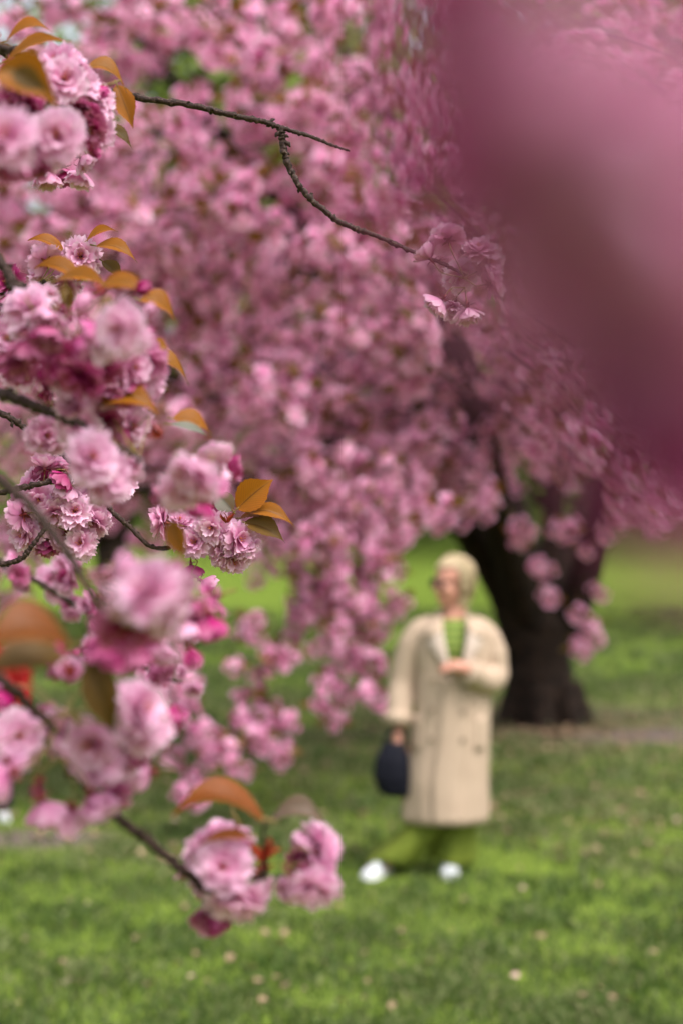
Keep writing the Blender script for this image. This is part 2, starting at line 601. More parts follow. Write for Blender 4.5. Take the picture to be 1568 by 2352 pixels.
def litter():
    # leaf shapes: small curled ovals
    shapes = []
    for s in range(5):
        r = random.Random(s)
        mb = MB()
        L, W = 0.052, 0.026
        vv, ff = [], []
        for i in range(6):
            t = i / 5
            wd = W * math.sin(math.pi * (0.06 + 0.9 * t)) ** 0.8
            for k in (-1, 0, 1):
                vv.append((k * wd + r.uniform(-1, 1) * 0.002, (t - 0.5) * L, 0.006 + abs(k) * r.uniform(0, 0.012) + 0.012 * (t - 0.5) ** 2 * 4 * r.random()))
        for i in range(5):
            for k in range(2):
                a = i * 3 + k
                ff.append((a, a + 1, a + 4, a + 3))
        mb.add(vv, ff)
        shapes.append([mb.mesh('fallen_leaf', 'dry'), mb.mesh('fallen_petal_clump', 'fallen_petal'), mb])
    r = random.Random(3)
    n = 0
    while n < 220:
        px, py = r.uniform(-40, 1600), 1780 + 560 * r.random() ** 0.9
        if r.random() < 0.42:
            px, py = r.gauss(1290, 150), r.gauss(1880, 36)
        g = G(px, py)
        if 790 < px < 1130 and py < 2060:
            continue
        s = r.randrange(5)
        o = link('fallen_leaf', shapes[s][0 if r.random() < 0.86 else 1])
        o.location = (g.x, g.y, float(gh(g.x, g.y)) + 0.025)
        k = r.uniform(0.35, 0.85)
        o.scale = (k, k, k)
        o.rotation_euler = (r.uniform(-.5, .5), r.uniform(-.5, .5), r.uniform(0, 6.28))
        o['label'] = 'dry pale brown fallen leaf lying on the open lawn grass'
        o['category'] = 'fallen leaf'
        o['group'] = 'dry leaves scattered on the lawn'
        n += 1
    mb = MB()
    for i in range(1500):
        if r.random() < 0.7:
            a, q = r.uniform(0, 6.28), abs(r.gauss(0, 3.6))
            x, y = TRUNK.x + math.cos(a) * q, TRUNK.y - 1 + math.sin(a) * q * 0.9
        else:
            y = r.uniform(8, 22)
            x = r.uniform(-.28, .28) * y
        src = shapes[r.randrange(5)][2]
        mt = Matrix.Translation((x, y, float(gh(x, y)) + 0.02)) @ Matrix.Rotation(r.uniform(0, 6.28), 4, 'Z') @ Matrix.Rotation(r.uniform(-.5, .5), 4, 'X') @ Matrix.Scale(r.uniform(.7, 1.4), 4)
        mb.add([mt @ Vector(v) for v in src.v], src.f)
    link('leaf_litter', mb.mesh('leaf_litter', 'dry'), kind='stuff', label='brown leaf litter strewn over the soil around the trunk')


litter()


# ------------------------------------------------------------------ blossom parts
def petal(L, W, nu, nv, cup, side, ruffle, r):
    """petal in its own frame: x across, y along, +z the inner face"""
    v, t, f = [], [], []
    jag = [r.uniform(-0.15, 0.06) for _ in range(2 * nv + 1)]
    jag[nv] -= 0.06
    ph = r.uniform(0, 6.28)
    for i in range(nu + 1):
        u = i / nu
        wd = 0.5 * W * (0.16 + 0.84 * min(1, u / 0.62) ** 0.85) * (1 - 0.30 * max(0, (u - 0.62) / 0.38) ** 2)
        for k in range(-nv, nv + 1):
            s = k / nv
            y = L * u * (1 - 0.16 * s * s * u) + L * jag[k + nv] * max(0, (u - 0.72) / 0.28)
            x = wd * s
            z = cup * L * (u ** 2) + side * W * s * s * u + ruffle * L * math.sin(4.5 * s + ph + 3 * u) * u * u
            v.append((x, y, z))
            t.append(min(1, u * (0.9 + 0.1 * abs(s))))
    c = 2 * nv + 1
    for i in range(nu):
        for k in range(c - 1):
            a = i * c + k
            f.append((a, a + 1, a + c + 1, a + c))
    return v, f, t


def petal_matrix(ang, theta, r0, h, roll=0.0, s=1.0):
    rad = Vector((math.cos(ang), math.sin(ang), 0))
    ax = Vector((0, 0, 1))
    side = ax.cross(rad)
    d = rad * math.sin(theta) + ax * math.cos(theta)
    n = -rad * math.cos(theta) + ax * math.sin(theta)
    m = Matrix((side, d, n)).transposed().to_4x4()          # columns side, d, n ; side x d = n
    if m.to_3x3().determinant() < 0:
        m = Matrix((-side, d, n)).transposed().to_4x4()
    return Matrix.Translation(rad * r0 + ax * h) @ m @ Matrix.Rotation(roll, 4, 'Y') @ Matrix.Scale(s, 4)


LAY = {   # (count, theta, spread, L, W, cup)
    'open': [(9, 94, 12, .0275, .0190, -.02), (9, 76, 13, .0265, .0180, -.01), (9, 54, 15, .0230, .0155, -.02), (6, 32, 15, .017, .012, -.02)],
    'half': [(6, 62, 9, .026, .021, .16), (7, 48, 9, .0255, .019, .14), (7, 32, 9, .023, .017, .10), (5, 14, 8, .018, .012, .08)],
    'bud': [(5, 24, 4, .019, .017, .26), (5, 14, 4, .018, .013, .20), (3, 5, 3, .016, .009, .10)],
}


def layout(kind, r):
    out = []
    for li, (n, th, sp, L, W, cup) in enumerate(LAY[kind]):
        o = r.uniform(0, 6.28)
        for i in range(n):
            ang = o + (i + r.uniform(-.22, .22)) * 2 * math.pi / n
            out.append((li, ang, math.radians(th + r.uniform(-sp, sp)), r.uniform(.9, 1.08), r.uniform(-.3, .3), r.random()))
    return out


def stamens(mb, r, m):
    for i in range(9):
        a, th = r.uniform(0, 6.28), r.uniform(0.05, 0.5)
        d = Vector((math.cos(a) * math.sin(th), math.sin(a) * math.sin(th), math.cos(th)))
        p0, p1 = Vector((0, 0, .003)), Vector((0, 0, .003)) + d * r.uniform(.009, .013)
        tube(mb, [p0, p1], [.00035, .0003], 3, m=m)
        ellipsoid(mb, p1, (.0009, .0009, .0009), None, 4, 3, m=m)


PET_R = random.Random(77)
PETAL_MESH = {}
for kind in LAY:
    for li, (n, th, sp, L, W, cup) in enumerate(LAY[kind]):
        for k in range(4):
            v, f, t = petal(L, W, 5, 3, cup, .10, .045, PET_R)
            for mat in ('petal', 'deep', 'rose'):
                mb = MB()
                mb.add(v, f, t, PET_R.random())
                PETAL_MESH[kind, li, k, mat] = (mb.mesh('petal', mat), mb)


def flower_mesh(kind, mat, seed, first_layer=0):
    r = random.Random(seed)
    mb = MB()
    lay = layout(kind, r)
    rest = []
    for (li, ang, th, s, roll, var) in lay:
        k = r.randrange(4)
        mt = petal_matrix(ang, th, .0022, .002 + .0012 * li, roll, s)
        if li < first_layer:
            rest.append((li, k, mt))
            continue
        src = PETAL_MESH[kind, li, k, mat][1]
        mb.add([mt @ Vector(q) for q in src.v], src.f, src.t, var)
    if kind != 'bud':
        stamens(mb, r, 1)
    return mb.mesh('blossom', [mat, 'stamen']), rest


FM = {}
for mat in ('petal', 'deep', 'rose'):
    for k in range(5):
        FM['open', mat, k] = flower_mesh('open', mat, 100 + k)[0]
        FM['half', mat, k] = flower_mesh('half', mat, 200 + k)[0]
        FM['bud', mat, k] = flower_mesh('bud', mat, 300 + k)[0]
SHARP = {}
for mat in ('petal', 'deep', 'rose'):
    for k in range(6):
        SHARP['open', mat, k] = flower_mesh('open', mat, 400 + k, 2)
        SHARP['half', mat, k] = flower_mesh('half', mat, 500 + k, 2)


def calyx_mesh():
    mb = MB()
    tube(mb, [Vector((0, 0, -.0085)), Vector((0, 0, -.006)), Vector((0, 0, -.002)), Vector((0, 0, .0015))], [.0010, .0018, .0023, .0030], 8)
    for i in range(5):
        a = i * 2 * math.pi / 5
        rad = Vector((math.cos(a), math.sin(a), 0))
        sd = Vector((-math.sin(a), math.cos(a), 0))
        v = []
        for u, wd, dz in ((0, .0019, 0), (.45, .0021, -.0006), (.8, .0011, -.0012), (1.0, .0002, -.0018)):
            c = rad * (.0022 + u * .0095) + Vector((0, 0, -.0016 + dz))
            v += [c - sd * wd, c + Vector((0, 0, -.0006)), c + sd * wd]
        f = [(j * 3 + q, j * 3 + q + 1, j * 3 + q + 4, j * 3 + q + 3) for j in range(3) for q in range(2)]
        mb.add(v, f)
    return mb.mesh('calyx', 'calyx')


CALYX = calyx_mesh()
AX = {'c': Vector((0, 0, 1)), 'b': Vector((0, 0, -1)), 'd': Vector((0, -1, 0)), 'u': Vector((0, 1, 0)), 'l': Vector((-1, 0, 0)), 'r': Vector((1, 0, 0))}
FR = random.Random(21)


def camvec(v):
    return RIGHT * v.x + UP * v.y - FWD * v.z


def axis_of(s, jit=0.22):
    v = Vector((0, 0, 0))
    for ch in s:
        v += AX[ch]
    v.normalize()
    v += Vector((FR.uniform(-jit, jit), FR.uniform(-jit, jit), FR.uniform(-jit, jit)))
    return camvec(v.normalized())


class Branch:
    def __init__(self, base, label, group='cherry blossom branches reaching in front of the lawn'):
        self.base = Vector(base)
        self.o = link('cherry_branch', None, mat=Matrix.Translation(self.base), label=label, cat='branch', group=group)

    def twig(self, pts, rad, knob=0.9, name='twig'):
        """pts: (px, py, depth); rad in metres"""
        pp = spline([P(*p) for p in pts], 14)
        n = len(pp)
        if not hasattr(rad, '__len__'):
            rad = [rad, rad]
        rr = np.interp(np.linspace(0, 1, n), np.linspace(0, 1, len(rad)), rad)
        r = random.Random(n * 7 + int(pts[0][1]))
        rr = rr * (1 + 0.12 * np.sin(np.arange(n) * 1.7))
        for i in range(3, n - 2, 1):
            if r.random() < 0.16:
                rr[i] *= 1.35
        pp = [p + Vector((r.uniform(-1, 1), r.uniform(-1, 1), r.uniform(-1, 1))) * float(rr[i]) * 0.22 for i, p in enumerate(pp)]
        mb = MB()
        tube(mb, pp, rr, 9, 0.10, r)
        # short spurs and bud scars standing off the twig
        i = 4
        while i < n - 3 and knob:
            d = (pp[i + 1] - pp[i - 1]).normalized()
            q = d.orthogonal().normalized()
            q = Matrix.Rotation(r.uniform(0, 6.28), 3, d) @ q
            ln = rr[i] * r.uniform(1.25, 1.9)
            tube(mb, [pp[i], pp[i] + q * ln * .8 + d * ln * .25, pp[i] + q * ln + d * ln * .6], [rr[i] * .62, rr[i] * .48, rr[i] * .16], 6)
            i += r.randint(4, 9)
        o = link(name, mb.mesh(name, 'twig', offset=self.base), self.o)
        return pp

    def flower(self, px, py, d, ax='c', sc=1.0, kind='open', mat='petal', sharp=False, spur=None, jit=0.22):
        a = axis_of(ax, jit)
        c = P(px, py, d) - a * 0.011 * sc
        rot = a.to_track_quat('Z', 'Y').to_matrix().to_4x4() @ Matrix.Rotation(FR.uniform(0, 6.28), 4, 'Z')
        mt = Matrix.Translation(c - self.base) @ rot @ Matrix.Scale(sc, 4)
        k = FR.randrange(5)
        if sharp and kind != 'bud':
            me, rest = SHARP[kind, mat, FR.randrange(6)]
            o = link('blossom', me, self.o, mt)
            for (li, kk, pm) in rest:
                link('petal', PETAL_MESH[kind, li, kk, mat][0], o, pm)
        else:
            o = link('blossom' if kind != 'bud' else 'flower_bud', FM[kind, mat, k], self.o, mt)
        link('calyx', CALYX, o)
        if spur is not None:
            s = P(*spur)
            inv = (Matrix.Translation(self.base) @ mt).inverted()
            p0 = Vector((0, 0, -.008))
            p3 = inv @ s
            ln = min(p3.length, .05)
            pts = spline([p0, p0 + Vector((0, 0, -.35 * ln)), p3.lerp(p0, .3) + Vector((0, 0, -.1 * ln)), p3], 4)
            mb = MB()
            tube(mb, pts, [.0009, .0008, .0010], 5)
            link('flower_stem', mb.mesh('flower_stem', 'stem'), o)
        return o

    def flowers(self, lst, spur=None, sharp=False, mates=True):
        for e in lst:
            self.flower(*e[:4], *(e[4:]), sharp=sharp, spur=spur, jit=.22 if sharp else .42)
            if not sharp and mates and FR.random() < .75 and (len(e) < 6 or e[5] != 'bud'):
                k = 60 / e[2]                 # a neighbour from the same umbel, half hidden behind it
                a = FR.uniform(0, 6.28)
                self.flower(e[0] + math.cos(a) * k * .9, e[1] + math.sin(a) * k * .8 + 8, e[2] + FR.uniform(.02, .06), FR.choice(('d', 'dl', 'dr', 'cd', 'l', 'r')), FR.uniform(.7, .95), FR.choice(('half', 'half', 'open')), FR.choice(('deep', 'rose', 'petal')), spur=spur, jit=.4)

    def leaf(self, base, tip, wr=0.42, arch=0.12, fold=0.42, nrm='cu', flip=False, mat='leaf', droop=0.0, seed=0):
        r = random.Random(int(base[0] * 13 + tip[1] * 7) + seed)
        B, T = P(*base), P(*tip)
        ax = T - B
        L = ax.length
        y = ax.normalized()
        n = axis_of(nrm, 0.1)
        n = (n - y * n.dot(y)).normalized()
        x = y.cross(n)
        W = wr * L * 1.18
        nu, nv = 18, 4
        v, t, a, f = [], [], [], []
        up = UP
        r0 = r.random()
        for i in range(nu + 1):
            u = i / nu
            q_ = min(1, max(0, (u - .55) / .45))
            wd = 0.5 * W * (math.sin(math.pi * min(1, u * 0.985 + 0.015) ** 0.78)) ** 0.9 * (1 - .5 * q_ * q_ * (3 - 2 * q_)) + .0004 * (1 - u)
            serr = 1 + (0.055 if i % 2 else -0.03)
            for k in range(-nv, nv + 1):
                s = k / nv
                e = serr if abs(k) == nv else 1
                z = fold * abs(s) * wd - fold * 0.5 * wd + 0.018 * L * math.sin(6 * u + 2 * s + r.random() * .2) * abs(s)
                p = B + ax * u + x * (wd * s * e) + n * z + up * (arch * L * 4 * u * (1 - u)) + n * (L * .10 * math.sin(3.1 * u) - L * .22 * s * u * (r0 - .5) * wd / L * 2) - up * (droop * L * u * u * u)
                v.append(p)
                t.append(u)
                a.append(s)
        c = 2 * nv + 1
        for i in range(nu):
            for k in range(c - 1):
                q = i * c + k
                quad = (q, q + 1, q + c + 1, q + c)
                f.append(quad if not flip else quad[::-1])
        # make the printed side face the hint
        p0, p1, p2 = v[f[40][0]], v[f[40][1]], v[f[40][2]]
        if ((p1 - p0).cross(p2 - p0).dot(n) < 0) != flip:
            f = [q[::-1] for q in f]
        mb = MB()
        mb.add(v, f, t, a)
        o = link('leaf', mb.mesh('leaf', mat, offset=self.base), self.o)
        pb = MB()
        st = B - y * L * 0.16 - up * L * .03
        tube(pb, [st, B, B + y * L * .05], [.0011, .0010, .0007], 5)
        link('leaf_stalk', pb.mesh('leaf_stalk', 'stem', offset=self.base), o)
        return o

    def scales(self, px, py, d, r_px=22, n=7, ax='u'):
        r = random.Random(int(px + py))
        c = P(px, py, d)
        for i in range(n):
            dr = (axis_of(ax, 0.1) + Vector((r.uniform(-.8, .8), r.uniform(-.8, .8), r.uniform(-.5, .8)))).normalized()
            L = r_px / F * d * r.uniform(.8, 1.5)
            sd = dr.orthogonal().normalized()
            sd = Matrix.Rotation(r.uniform(0, 6.28), 3, dr) @ sd
            nn = dr.cross(sd)
            v = []
            for u, wd, dz in ((0, .16, 0), (.4, .22, .06), (.75, .15, .05), (1, .03, -.08)):
                q = c + dr * L * u + nn * L * dz
                v += [q - sd * wd * L * .6 + nn * L * .07, q, q + sd * wd * L * .6 + nn * L * .07]
            f = [(j * 3 + q, j * 3 + q + 1, j * 3 + q + 4, j * 3 + q + 3) for j in range(3) for q in range(2)]
            mb = MB()
            mb.add(v, f)
            link('bud_scale', mb.mesh('bud_scale', 'scale', offset=self.base), self.o)

    def fill(self, n, cx, cy, rx, ry, d, dd, spur=None, axes=('c', 'cl', 'cd', 'cr', 'cu', 'd', 'l'), mats=('petal', 'petal', 'rose', 'deep'), kinds=('open', 'open', 'half'), sc=(.85, 1.05), sharp=False):
        for i in range(n):
            a, q = FR.uniform(0, 6.28), math.sqrt(FR.random())
            self.flower(cx + math.cos(a) * q * rx, cy + math.sin(a) * q * ry, d + FR.uniform(-dd, dd), FR.choice(axes), FR.uniform(*sc), FR.choice(kinds), FR.choice(mats), spur=spur, sharp=sharp)


# ------------------------------------------------------------------ foreground branches
def foreground():
    # 1 bare forked twig, in focus, with a cluster at its tip
    b = Branch(P(-150, 60, 2.06), 'long bare forked twig crossing the pink crown with a blossom cluster at its lower tip')
    d = 2.05
    b.twig([(-150, 60, 2.08), (0, 116, 2.07), (130, 168, 2.06), (290, 219, d), (430, 240, d), (520, 262, d), (600, 278, d), (645, 293, d), (720, 316, d), (760, 333, d), (803, 347, d)], [.0052, .0050, .0046, .0040, .0026, .0014])
    b.twig([(645, 294, d), (650, 325, d), (658, 368, d), (690, 430, d), (738, 478, d), (790, 515, d), (862, 541, d), (940, 575, d), (1020, 608, d), (1068, 632, d)], [.0046, .0046, .0043, .0036, .0028, .0022])
    sp = (1066, 640, d)
    b.flowers([(1025, 540, d, 'bu', 1.0, 'open'), (978, 583, d, 'lu', .95, 'half'), (1100, 565, d, 'cu', 1.1, 'open'), (1128, 600, d + .02, 'cr', 1.1, 'open'), (1055, 640, d + .03, 'cd', 1.0, 'open'), (1140, 650, d, 'r', 1.0, 'open')], sp, True)
    b.flowers([(1003, 700, d, 'dl', 1.0, 'half'), (1075, 722, d, 'd', 1.05, 'half'), (1040, 712, d + .03, 'dc', .95, 'half')], (1066, 660, d), True)

    # 2 sprig with one fully open pale blossom
    b = Branch(P(-120, 690, 2.06), 'small sprig with one round pale blossom ringed by three bronze leaves')
    d = 2.04
    b.twig([(-120, 688, 2.06), (0, 673, 2.05), (40, 669, d), (85, 655, d), (105, 645, d)], [.0040, .0036, .0026])
    sp = (92, 652, d)
    b.flowers([(186, 588, d, 'c', 1.14, 'open'), (104, 595, d + .01, 'bul', 1.0, 'open'), (205, 622, d + .02, 'dr', 1.0, 'open'), (105, 640, d + .03, 'cd', .95, 'open'), (150, 660, d + .02, 'cd', 1.0, 'open')], sp, True)
    b.flowers([(15, 648, d, 'cl', .95, 'open', 'deep'), (25, 690, d, 'd', 1.0, 'half', 'deep'), (22, 720, d, 'dr', .9, 'half', 'deep')], (20, 672, d), True)
    b.leaf((145, 574, d), (64, 553, d), .33, .10, mat='leaf')
    b.leaf((199, 554, d), (272, 533, d), .27, .14)
    b.leaf((222, 565, d), (316, 604, d), .36, .12)
    b.leaf((236, 600, d + .01), (282, 645, d + .01), .46, .05, mat='leaf_olive')
    b.twig([(-80, 742, 2.0), (0, 741, 2.0), (36, 746, 2.0)], [.0038, .0030])

    # 3 cluster in the upper corner
    b = Branch(P(-150, 60, 1.72), 'heavy blossom cluster with drooping bronze leaves in front of the bare twig')
    b.twig([(-150, 70, 1.75), (0, 108, 1.72), (45, 126, 1.7), (95, 200, 1.66), (110, 250, 1.64)], [.0048, .0045, .0030])
    sp = (105, 235, 1.64)
    b.flowers([(128, 135, 1.62, 'cu', 1.0), (168, 128, 1.66, 'cur', .95), (150, 178, 1.58, 'c', 1.05), (192, 186, 1.66, 'cr', .95), (224, 232, 1.7, 'r', 1.05), (232, 226, 1.74, 'cr', .95), (190, 262, 1.66, 'cd', .95, 'half', 'deep'), (228, 305, 1.74, 'crd', .95), (205, 300, 1.66, 'cd', .9, 'open', 'deep')], sp)
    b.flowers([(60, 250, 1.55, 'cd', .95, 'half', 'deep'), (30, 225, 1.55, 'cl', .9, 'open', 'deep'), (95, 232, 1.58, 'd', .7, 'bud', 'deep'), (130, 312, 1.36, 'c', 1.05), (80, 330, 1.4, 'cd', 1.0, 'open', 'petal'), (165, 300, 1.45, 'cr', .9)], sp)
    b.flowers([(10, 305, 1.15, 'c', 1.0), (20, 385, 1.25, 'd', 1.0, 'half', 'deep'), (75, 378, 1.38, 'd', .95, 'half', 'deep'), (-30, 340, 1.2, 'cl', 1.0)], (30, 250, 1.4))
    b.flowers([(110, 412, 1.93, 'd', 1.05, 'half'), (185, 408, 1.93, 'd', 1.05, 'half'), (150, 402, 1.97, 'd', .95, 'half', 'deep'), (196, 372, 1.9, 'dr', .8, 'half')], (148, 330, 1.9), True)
    b.fill(9, 90, 300, 100, 90, 1.75, .08, sp)
    b.fill(5, 40, 190, 50, 40, 1.8, .05, sp)
    b.leaf((16, 96, 1.75), (122, 76, 1.75), .36, .20)
    b.leaf((12, 140, 1.70), (165, 98, 1.68), .22, .06)
    b.leaf((-10, 165, 1.28), (136, 250, 1.30), .50, .22, mat='leaf', nrm='c')
    b.leaf((30, 165, 1.25), (115, 215, 1.25), .42, .06, mat='leaf_olive', nrm='c')
    b.leaf((194, 160, 1.82), (292, 214, 1.84), .42, .26)
    b.leaf((270, 196, 1.85), (307, 297, 1.85), .38, 0, mat='leaf')
    b.leaf((238, 287, 1.88), (305, 345, 1.88), .34, .07, mat='leaf_olive')
    b.scales(0, 85, 1.75, 14, 3)

    # 4 soft cluster below the sprig
    b = Branch(P(-140, 470, 1.6), 'blurred branch of deep pink buds and orange leaves hanging below the round pale blossom')
    b.twig([(-140, 470, 1.62), (0, 600, 1.58), (42, 672, 1.55), (80, 745, 1.5), (125, 805, 1.47), (180, 850, 1.45)], [.0060, .0055, .0040])
    sp = (150, 790, 1.47)
    b.flowers([(268, 755, 1.23, 'cl', 1.0), (235, 775, 1.28, 'cl', .9), (290, 790, 1.27, 'cd', .92)], (240, 690, 1.3))
    b.flowers([(192, 700, 1.35, 'u', 1.0, 'bud', 'petal'), (345, 714, 1.42, 'u', .8, 'bud', 'petal'), (326, 662, 1.45, 'ur', .95, 'bud', 'deep'), (110, 675, 1.6, 'u', .8, 'bud', 'petal'), (335, 770, 1.42, 'ur', .9, 'bud', 'deep')], (250, 680, 1.38))
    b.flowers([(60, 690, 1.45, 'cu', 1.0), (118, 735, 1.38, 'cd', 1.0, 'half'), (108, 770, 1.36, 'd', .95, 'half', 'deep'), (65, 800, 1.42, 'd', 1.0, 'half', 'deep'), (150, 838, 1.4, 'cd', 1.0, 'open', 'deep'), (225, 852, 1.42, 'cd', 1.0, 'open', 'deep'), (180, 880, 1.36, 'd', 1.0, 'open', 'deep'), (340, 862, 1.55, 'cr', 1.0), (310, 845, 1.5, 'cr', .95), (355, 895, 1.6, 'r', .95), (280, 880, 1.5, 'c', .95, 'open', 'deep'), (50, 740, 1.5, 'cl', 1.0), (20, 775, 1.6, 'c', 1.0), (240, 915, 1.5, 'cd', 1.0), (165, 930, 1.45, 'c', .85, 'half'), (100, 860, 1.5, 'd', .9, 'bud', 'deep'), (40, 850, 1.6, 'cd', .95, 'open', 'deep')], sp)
    b.fill(12, 170, 860, 150, 90, 1.68, .08, sp, mats=('petal', 'deep'))
    b.fill(6, 60, 740, 70, 50, 1.7, .05, sp, mats=('petal', 'deep'))
    b.leaf((185, 640, 1.72), (78, 618, 1.72), .38, .14)
    b.leaf((130, 645, 1.62), (255, 665, 1.6), .30, .10, mat='leaf')
    b.leaf((230, 668, 1.55), (330, 640, 1.55), .34, .06, mat='leaf_brown')
    b.leaf((235, 655, 1.45), (345, 680, 1.45), .40, .10, mat='leaf')
    b.leaf((322, 690, 1.6), (404, 744, 1.62), .46, .22)
    b.leaf((160, 705, 1.5), (150, 640, 1.5), .40, .0, mat='leaf_olive')
    b.leaf((335, 797, 1.6), (394, 815, 1.6), .50, .16)
    b.leaf((328, 828, 1.72), (434, 885, 1.74), .36, .20)
    b.leaf((232, 930, 1.5), (372, 962, 1.5), .44, .20)
    b.scales(240, 668, 1.4, 26, 6, 'l')
    b.twig([(-120, 870, 1.56), (0, 903, 1.52), (70, 930, 1.5), (160, 962, 1.48), (250, 1018, 1.46), (322, 1057, 1.45)], [.0062, .0060, .0050, .0042])
    b.scales(372, 1000, 1.5, 30, 9, 'l')
    b.leaf((398, 962, 1.62), (486, 1000, 1.64), .46, .12, mat='leaf')
    b.leaf((392, 975, 1.6), (484, 1008, 1.62), .20, .03, mat='leaf', flip=True)
    b.flowers([(285, 1000, 1.55, 'dl', .95, 'half', 'deep'), (235, 985, 1.52, 'cd', .95, 'open', 'deep'), (180, 980, 1.5, 'c', 1.0), (110, 1000, 1.6, 'c', .95), (310, 975, 1.6, 'cr', .9), (165, 905, 1.55, 'r', .9, 'bud', 'petal')], (320, 1050, 1.45))
    b.flowers([(440, 1105, 1.3, 'cld', 1.0), (420, 1130, 1.33, 'cd', .9), (500, 1050, 1.45, 'u', 1.0, 'half'), (490, 1075, 1.47, 'cr', .85), (455, 1160, 1.38, 'd', .9, 'half', 'deep')], (400, 1040, 1.45))
    b.flowers([(215, 1045, 1.36, 'c', 1.05), (255, 1095, 1.4, 'cr', 1.0), (240, 1130, 1.5, 'd', .9, 'half', 'deep'), (185, 1030, 1.42, 'cl', 1.0)], (300, 1050, 1.45))

    # 5 sharp branch carrying two full clusters
    b = Branch(P(-110, 905, 2.06), 'sharp dark twig with a full pink cluster ending in bronze and silver leaves')
    d = 2.04
    b.twig([(-110, 905, 2.05), (0, 947, d), (60, 985, d), (120, 1027, d), (160, 1056, d), (215, 1116, d), (258, 1174, d), (300, 1212, d), (352, 1257, d), (420, 1250, 2.08), (480, 1228, 2.08), (520, 1195, 2.06)], [.0046, .0044, .0040, .0036, .0030, .0030, .0024])
    sp = (500, 1222, 2.06)
    b.flowers([(362, 1197, d, 'l', 1.0, 'open'), (372, 1172, d + .02, 'lu', .95, 'open'), (414, 1192, d + .01, 'cu', 1.0, 'open'), (495, 1165, d + .02, 'b', .95, 'open'), (484, 1214, d - .02, 'c', 1.0, 'open'), (446, 1243, d - .01, 'c', .95, 'open'), (556, 1237, d - .01, 'cr', 1.08, 'open'), (500, 1264, d, 'cl', 1.0, 'open'), (537, 1290, d, 'cd', 1.05, 'open'), (571, 1272, d + .01, 'rd', .95, 'open'), (398, 1228, d + .01, 'cl', 1.0, 'open'), (455, 1196, d + .03, 'cu', .95, 'open'), (515, 1245, d + .02, 'c', 1.0, 'open')], sp, True)
    b.flowers([(475, 1343, d, 'dr', .95, 'half'), (440, 1310, d + .02, 'd', .85, 'half', 'deep')], (455, 1290, d), True)
    b.leaf((535, 1172, d), (492, 1126, d), .62, .02, flip=True, nrm='c')
    b.leaf((546, 1168, d), (629, 1101, d), .56, .03, nrm='c')
    b.leaf((552, 1190, d + .01), (622, 1202, d + .01), .34, .16, mat='leaf_brown')
    b.leaf((572, 1176, d), (678, 1212, d), .30, .12)
    b.leaf((562, 1200, d), (655, 1247, d), .44, .06, mat='leaf_olive')
    b.scales(522, 1200, d - .03, 19, 12, 'u')

    b = Branch(P(-110, 1155, 2.03), 'short twig ending inside the full blossom ball beside the sharp dark twig')
    b.twig([(-110, 1155, 2.0), (0, 1132, 2.0), (60, 1118, 2.0), (130, 1105, 2.01), (160, 1108, 2.03)], [.0040, .0040, .0034])
    sp = (165, 1115, 2.05)
    lst = [(103, 1060, d, 'u', .95, 'half', 'petal'), (137, 1062, d + .03, 'u', .95, 'open'), (69, 1100, d + .02, 'ul', 1.0, 'open'), (97, 1090, d + .02, 'ul', .9, 'half', 'deep'), (146, 1100, d - .03, 'dl', .95, 'half', 'deep'), (183, 1077, d - .02, 'r', .95, 'half'), (150, 1128, d - .02, 'd', 1.0, 'half'), (88, 1148, d - .01, 'c', 1.05, 'open'), (48, 1138, d + .02, 'lu', .85, 'half'), (127, 1183, d - .02, 'cd', 1.0, 'open'), (172, 1172, d - .02, 'c', 1.05, 'open'), (221, 1150, d + .01, 'cr', .95, 'open'), (213, 1205, d, 'cd', 1.0, 'open'), (243, 1182, d + .02, 'r', .9, 'open'), (183, 1140, d + .02, 'c', 1.0, 'open'), (286, 1112, d + .04, 'cr', 1.0, 'open'), (246, 1138, d + .03, 'rd', .95, 'half', 'deep')]
    b.flowers(lst, sp, True)

    b = Branch(P(-110, 1310, 2.03), 'short knobbly twig curving up below the full blossom ball')
    b.twig([(-110, 1300, 2.0), (0, 1296, 2.0), (45, 1286, 2.0), (62, 1272, 2.0), (78, 1248, 2.0), (104, 1214, 2.01), (118, 1195, 2.03)], [.0038, .0036, .0030, .0022])
    b.flowers([(43, 1184, d, 'bl', 1.0, 'open'), (50, 1228, d, 'cl', 1.0, 'open'), (140, 1228, d + .01, 'bl', 1.0, 'open'), (183, 1246, d - .01, 'c', 1.0, 'open'), (107, 1257, d + .02, 'd', .95, 'half', 'deep'), (72, 1210, d + .03, 'cl', .95, 'open')], (112, 1203, 2.03), True)

    # 6 big soft blossoms close to the lens
    b = Branch(P(60, 1130, 1.25), 'large soft pale blossom pair on a thin twig, hanging close to the lens')
    b.twig([(-60, 1060, 1.3), (60, 1150, 1.25), (140, 1250, 1.22), (190, 1325, 1.2), (235, 1400, 1.2), (290, 1462, 1.22), (400, 1450, 1.25)], [.0042, .0040, .0034, .0026])
    sp = (300, 1440, 1.2)
    b.flowers([(325, 1345, 1.02, 'cul', 1.0), (402, 1380, 1.06, 'crd', 1.02), (352, 1310, 1.10, 'u', .9), (310, 1405, 1.07, 'cd', .9), (370, 1425, 1.1, 'cd', .85, 'half')], sp)
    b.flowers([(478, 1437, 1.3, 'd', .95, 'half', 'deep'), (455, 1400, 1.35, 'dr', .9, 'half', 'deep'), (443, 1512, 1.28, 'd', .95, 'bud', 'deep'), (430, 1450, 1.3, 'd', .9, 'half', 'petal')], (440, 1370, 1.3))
    b.flowers([(255, 1490, 1.2, 'ld', 1.0, 'half', 'deep'), (300, 1500, 1.25, 'd', 1.0, 'half', 'deep'), (340, 1480, 1.28, 'd', .9, 'open'), (380, 1500, 1.35, 'd', .85, 'half')], (300, 1440, 1.22))
